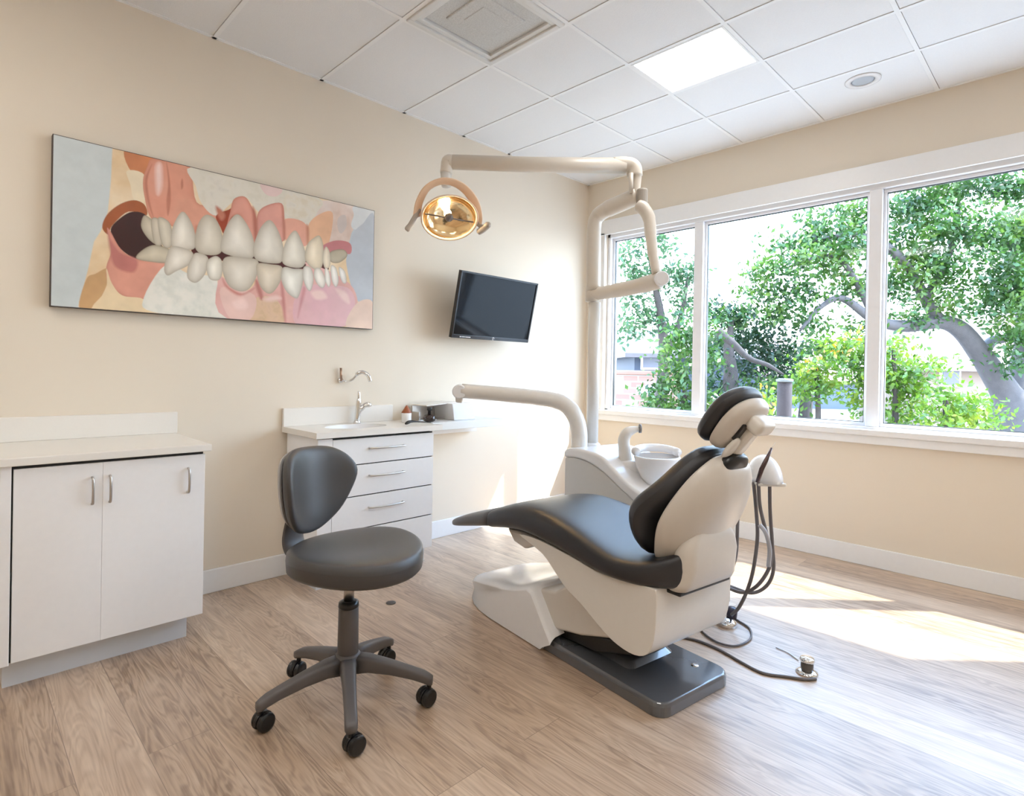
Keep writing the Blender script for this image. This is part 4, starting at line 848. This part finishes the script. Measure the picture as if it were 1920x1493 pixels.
branch(q, [(1735, 560, d-.2), (1770, 500, d), (1790, 440, d), (1800, 380, d)], [.07, .055, .04, .02])
branch(q, [(1640, 600, d-.5), (1600, 520, d-.5), (1560, 480, d-.4), (1480, 500, d-.4)], [.05, .045, .035, .02])
q.build('trunk', BARKP, t, smooth=True)
cl = [(1440, 500, d-.4, 42, 30), (1490, 470, d-.4, 55, 36), (1540, 430, d-.2, 55, 34), (1590, 400, d, 45, 30), (1610, 450, d-.2, 50, 36), (1560, 500, d-.4, 60, 36), (1490, 540, d-.4, 50, 28), (1445, 570, d-.4, 38, 22), (1430, 545, d-.3, 30, 20),
      (1600, 540, d-.4, 45, 28), (1480, 600, d-.2, 45, 20), (1520, 610, d-.2, 30, 14), (1610, 610, d-.2, 28, 18),
      (1690, 400, d, 50, 36), (1760, 370, d, 60, 36), (1830, 350, d, 60, 34), (1900, 350, d, 50, 40), (1700, 470, d-.2, 55, 40), (1770, 440, d-.3, 60, 40), (1850, 430, d-.3, 65, 42), (1920, 450, d-.2, 50, 45),
      (1690, 540, d-.2, 40, 34), (1760, 510, d-.4, 55, 36), (1830, 510, d-.5, 60, 42), (1900, 530, d-.4, 55, 45), (1790, 570, d-.4, 55, 26), (1860, 585, d-.4, 55, 32), (1915, 620, d-.3, 40, 40), (1905, 680, d-.4, 30, 26), (1700, 600, d-.3, 35, 22), (1980, 480, d, 80, 140), (2060, 420, d, 80, 120), (1760, 320, d, 120, 26)]
leaves(cl, 420, .095, LFG, t)
# left tree
d = 8.
t = thing('young_tree', base_of(at(1225, 790, d)), 'loose light green tree outside the narrow left window pane', 'tree')
q = MB(); branch(q, [(1235, vground(d), d), (1238, 760, d), (1245, 680, d), (1240, 600, d), (1225, 520, d), (1215, 460, d)], [.10, .09, .08, .06, .04, .02])
branch(q, [(1245, 680, d), (1275, 600, d), (1290, 520, d)], [.05, .04, .02]); q.build('trunk', BARK, t, smooth=True)
leaves([(1180, 480, d, 40, 30), (1225, 450, d, 34, 24), (1250, 510, d, 40, 34), (1190, 550, d, 45, 34), (1285, 560, d, 30, 44), (1215, 600, d, 45, 28), (1170, 620, d, 30, 20), (1280, 500, d, 30, 30)], 400, .085, LFB, t)
t = thing('leafy_shrub', base_of(at(1280, 700, 7.2)), 'dense green shrub between the left pane and the first mullion', 'shrub')
leaves([(1290, 610, 7.2, 30, 36), (1280, 680, 7.2, 38, 40), (1262, 740, 7.2, 42, 40), (1300, 770, 7.2, 45, 36), (1250, 790, 7.2, 40, 30), (1310, 660, 7.2, 26, 40)], 620, .085, LFG, t)
q = MB(); branch(q, [(1285, vground(7.2), 7.2), (1282, 800, 7.2), (1285, 700, 7.2)], [.06, .05, .02]); q.build('stem', BARK, t, smooth=True)
# conifer like mass in the second pane
d = 8.5
t = thing('bushy_tree', base_of(at(1368, 780, d)), 'dark bushy tree with brown trunk at the left of the wide middle pane', 'tree')
q = MB(); branch(q, [(1368, vground(d), d), (1368, 760, d), (1370, 700, d), (1366, 650, d), (1372, 600, d)], [.16, .13, .10, .07, .03])
branch(q, [(1346, 622, d-.6), (1375, 645, d-.7), (1405, 672, d-.8), (1440, 685, d-.9), (1470, 703, d-1.)], [.065, .05, .035, .03, .012]); q.build('trunk', BARK, t, smooth=True)
leaves([(1350, 600, d+.3, 36, 28), (1392, 595, d+.3, 32, 26), (1345, 660, d+.4, 34, 36), (1400, 640, d+.4, 36, 26), (1440, 625, d+.4, 40, 22), (1455, 660, d+.4, 40, 24), (1425, 690, d+.5, 44, 26), (1470, 700, d+.5, 36, 26), (1350, 730, d, 34, 34), (1345, 780, d, 34, 30), (1400, 740, d+.6, 40, 26)], 520, .085, LFD, t)
leaves([(1345, 590, d, 24, 18), (1388, 588, d, 26, 20), (1440, 740, d, 30, 20), (1400, 765, d, 34, 20), (1435, 715, d, 26, 14)], 420, .085, LFG, t, 'sunlit_foliage')
# yellow-green flowering hedge, middle and right pane: separate shrubs
for i, (lab, d, c_) in enumerate((
    ('yellow green flowering shrub in front of the left tree, beside the wooden post', 6.6, [(1440, 755, 6.6, 24, 26), (1445, 785, 6.6, 28, 20)]),
    ('bright yellow green shrub at the right of the middle pane', 7.4, [(1530, 690, 7.4, 36, 26), (1580, 665, 7.4, 40, 24), (1615, 690, 7.4, 34, 30), (1545, 730, 7.4, 30, 26), (1620, 740, 7.4, 26, 34), (1600, 645, 7.5, 30, 14), (1505, 740, 7.4, 22, 30), (1640, 700, 7.4, 30, 40)]),
    ('yellow green shrub rising at the left of the right pane', 7.2, [(1675, 655, 7.2, 26, 22), (1690, 690, 7.2, 40, 26), (1700, 730, 7.2, 45, 28), (1690, 775, 7.2, 50, 26), (1745, 690, 7.3, 22, 16)]),
    ('low pale green shrub in front of the gnarled trunk', 6.6, [(1770, 745, 6.6, 34, 18), (1800, 775, 6.6, 44, 24), (1850, 765, 6.6, 28, 16), (1760, 790, 6.6, 50, 18), (1840, 795, 6.6, 36, 14)]))):
    t = thing('flowering_shrub', base_of(at(c_[0][0], 800, d)), lab, 'shrub')
    leaves(c_, 640, .08, LFY, t)
    q = MB(); u_ = c_[0][0]; branch(q, [(u_, vground(d), d), (u_+4, 780, d), (u_, c_[0][1], d)], [.045, .035, .02]); q.build('stem', BARK, t, smooth=True)
    if i in (0, 1):
        fl_ = [(c_[0][0]-4, c_[0][1]-20, d-.3, 9, 7)] if i == 0 else [(1602, 632, d-.2, 10, 6), (1580, 655, d-.3, 10, 6), (1525, 680, d-.3, 8, 6)]
        leaves(fl_, 500, .07, leaf_mat('petal_orange_%d' % i, (.30, .11, .005), (.35, .18, .01), (.4, .28, .03)), t, 'blossoms')
leaves([(1655, 420, 9.6, 10, 10)], 1, .05, LFG, t, 'x') if False else None
# shrub behind
t = thing('round_shrub', base_of(at(1545, 640, 9.5)), 'mid green shrub behind the bright shrub in the middle pane', 'shrub')
leaves([(1540, 640, 9.5, 34, 16), (1560, 655, 9.5, 45, 16), (1510, 665, 9.5, 30, 18), (1500, 700, 9.5, 26, 20)], 420, .09, LFG, t)
q = MB(); branch(q, [(1505, vground(8.4), 8.4), (1508, 800, 8.4), (1515, 740, 8.5), (1530, 690, 9.)], [.12, .10, .08, .04]); q.build('trunk', BARK, t, smooth=True)
# wooden post
a = at(1470, 790, 5.6)
t = thing('wooden_post', (a.x, a.y, GZ), 'weathered round wooden post with pale metal cap outside the middle pane', 'post')
ht = at(1470, 714, 5.6).z
MB().lathe([(.070, GZ), (.068, ht-.02), (.05, ht)], (a.x, a.y, 0), seg=20).build('shaft', mat('weathered_wood', (.045, .034, .036), .85, noise=.5, nscale=30, bump=.8, bscale=60), t, smooth=True)
MB().lathe([(.078, ht-.012), (.080, ht+.012), (.05, ht+.022), (.001, ht+.022)], (a.x, a.y, 0), seg=20).build('cap', mat('post_cap', (.16, .17, .17), .4), t, smooth=True)
# houses
ROOF = mat('terracotta_roof', (.22, .11, .08), .7, noise=.25, nscale=8)
def house(name, lab, u0, u1, ve, vr, vb, d, wall, roof, wins, thick=4.):
    a, b = at(u0, ve, d), at(u1, ve, d); ez = (a.z+b.z)/2; rz = at((u0+u1)/2, vr, d+thick/2).z
    t = thing(name, ((a.x+b.x)/2, (a.y+b.y)/2, GZ), lab, 'house')
    x = (V((b.x, b.y, 0))-V((a.x, a.y, 0))); W = x.length; x.normalize(); y = V((-x.y, x.x, 0)); y = y if y.dot(_F) > 0 else -y; o = V((a.x, a.y, 0))
    TT = lambda p, q_, r: o+x*p+y*q_+V((0, 0, r))
    MB().box((0, 0, GZ), (W, thick, ez), T=lambda p: TT(*p)).build('wall', wall, t)
    e = .35
    m = MB(); m.add([TT(-e, -e, ez), TT(W+e, -e, ez), TT(W+e, thick+e, ez), TT(-e, thick+e, ez), TT(-e, thick/2, rz), TT(W+e, thick/2, rz), TT(-e, -e, ez-.12), TT(W+e, -e, ez-.12), TT(W+e, thick+e, ez-.12), TT(-e, thick+e, ez-.12)],
                     [(0, 1, 5, 4), (2, 3, 4, 5), (0, 4, 3), (1, 2, 5), (6, 7, 1, 0), (7, 8, 2, 1), (8, 9, 3, 2), (9, 6, 0, 3), (9, 8, 7, 6)]); m.build('roof', roof, t)
    for (wu0, wu1, v0, v1) in wins:
        p0 = at(wu0, v0, d); p1 = at(wu1, v1, d); xa = (p0-o).dot(x); xb = (p1-o).dot(x)
        fr = MB().box((xa-.06, -.05, p1.z-.06), (xb+.06, .02, p0.z+.06), T=lambda p: TT(*p)).build('window', WHITE, t)
        MB().box((xa, -.07, p1.z), (xb, -.045, p0.z), T=lambda p: TT(*p)).build('pane', mat('dark_pane', (.10, .10, .13), .2), fr)
    return t
house('peach_house', 'peach walled house with pale tiled roof beyond the gnarled tree', 1735, 2060, 690, 590, 800, 16, mat('peach_wall', (.24, .175, .135), .8), mat('pale_roof', (.30, .22, .19), .7, noise=.2, nscale=6), [(1765, 1795, 693, 722)], 3.)
house('grey_house', 'small grey blue building glimpsed between the shrubs of the middle pane', 1480, 1690, 715, 640, 800, 30, mat('grey_blue_wall', (.10, .12, .16), .7), mat('pink_roof', (.30, .20, .18), .7, noise=.2, nscale=6), [], 6.)
house('dark_roof_house', 'dark walled house with low grey roof behind the narrow left pane', 1190, 1420, 665, 622, 800, 17, mat('slate_wall', (.035, .045, .07), .7), mat('grey_roof', (.12, .10, .10), .7, noise=.2, nscale=6), [(1205, 1240, 668, 690)], 5.)
# low brick wall with tile coping
a, b = at(1130, 694, 10.5), at(1262, 694, 9.6)
t = thing('garden_wall', (a.x, a.y, GZ), 'low pinkish red brick garden wall outside the left pane', 'wall')
x = (b-a); x.z = 0; W = x.length; x.normalize(); y = V((-x.y, x.x, 0)); TW = lambda p: V((a.x, a.y, 0))+x*p[0]+y*p[1]+V((0, 0, p[2]))
bm_ = bpy.data.materials.new('red_brick'); bm_.use_nodes = True; nt = bm_.node_tree; br = nt.nodes.new('ShaderNodeTexBrick'); tc = nt.nodes.new('ShaderNodeTexCoord'); sx = nt.nodes.new('ShaderNodeSeparateXYZ'); cx = nt.nodes.new('ShaderNodeCombineXYZ')
nt.links.new(tc.outputs['Object'], sx.inputs[0]); nt.links.new(sx.outputs['Y'], cx.inputs[0]); nt.links.new(sx.outputs['Z'], cx.inputs[1]); nt.links.new(cx.outputs[0], br.inputs['Vector'])
for k, v in (('Color1', (.20, .085, .065, 1)), ('Color2', (.26, .14, .11, 1)), ('Mortar', (.26, .22, .2, 1)), ('Scale', 1.), ('Brick Width', .3), ('Row Height', .11), ('Mortar Size', .012)): br.inputs[k].default_value = v
nt.links.new(br.outputs[0], nt.nodes['Principled BSDF'].inputs['Base Color'])
MB().box((0, 0, GZ), (W, .3, a.z-.08), T=TW).build('brickwork', bm_, t)
MB().box((-.05, -.06, a.z-.08), (W+.05, .36, a.z), T=TW).build('coping', ROOF, t, bevel=.02)
MB().box((W*.52, -.03, at(1200, 737, 10).z), (W*.82, .0, at(1200, 722, 10).z), T=TW).build('vent_panel', mat('vent_grey', (.45, .43, .45), .6), t)
t = thing('flower_bed', base_of(at(1190, 780, 9)), 'pale dry flowers in front of the low brick wall', 'plants')
leaves([(1175, 790, 8.9, 26, 16), (1215, 795, 8.9, 22, 14), (1195, 775, 9., 24, 9)], 300, .06, leaf_mat('pale_petals', (.15, .10, .06), (.22, .18, .13), (.3, .27, .22)), t)
# tree line closing the view
t = thing('distant_trees', base_of(at(1500, 700, 28)), 'distant green trees behind the houses', 'trees')
leaves([(u, 690, 48, 50, 28) for u in range(1100, 2300, 60)], 7, .5, LFG, t); tag(t, kind='stuff')

# ------------------------------------------------------------------ light
w = bpy.data.worlds.new('sky'); S.world = w; w.use_nodes = True; nt = w.node_tree; bg = nt.nodes['Background']
tc = nt.nodes.new('ShaderNodeTexCoord'); sx = nt.nodes.new('ShaderNodeSeparateXYZ'); rp = nt.nodes.new('ShaderNodeValToRGB')
nt.links.new(tc.outputs['Generated'], sx.inputs[0]); nt.links.new(sx.outputs['Z'], rp.inputs[0]); e = rp.color_ramp.elements
e[0].position = 0; e[0].color = (.78, .88, 1, 1); e[1].position = .6; e[1].color = (.40, .62, 1, 1); nt.links.new(rp.outputs[0], bg.inputs['Color']); bg.inputs['Strength'].default_value = 8.5
sl = bpy.data.lights.new('sun', 'SUN'); sl.energy = 9; sl.angle = math.radians(.8); sl.color = (1, .96, .90)
so_ = bpy.data.objects.new('sun', sl); COL.objects.link(so_); so_.rotation_euler = V((-.96, 1, -1.65)).to_track_quat('-Z', 'Y').to_euler()
vs_ = S.view_settings; vs_.view_transform = 'Standard'; vs_.look = 'None'; vs_.gamma = 1; vs_.use_curve_mapping = False; vs_.exposure = 0.57
S.cycles.max_bounces = 10; S.cycles.diffuse_bounces = 6; S.cycles.transparent_max_bounces = 12; S.cycles.sample_clamp_indirect = 6; S.cycles.use_denoising = True
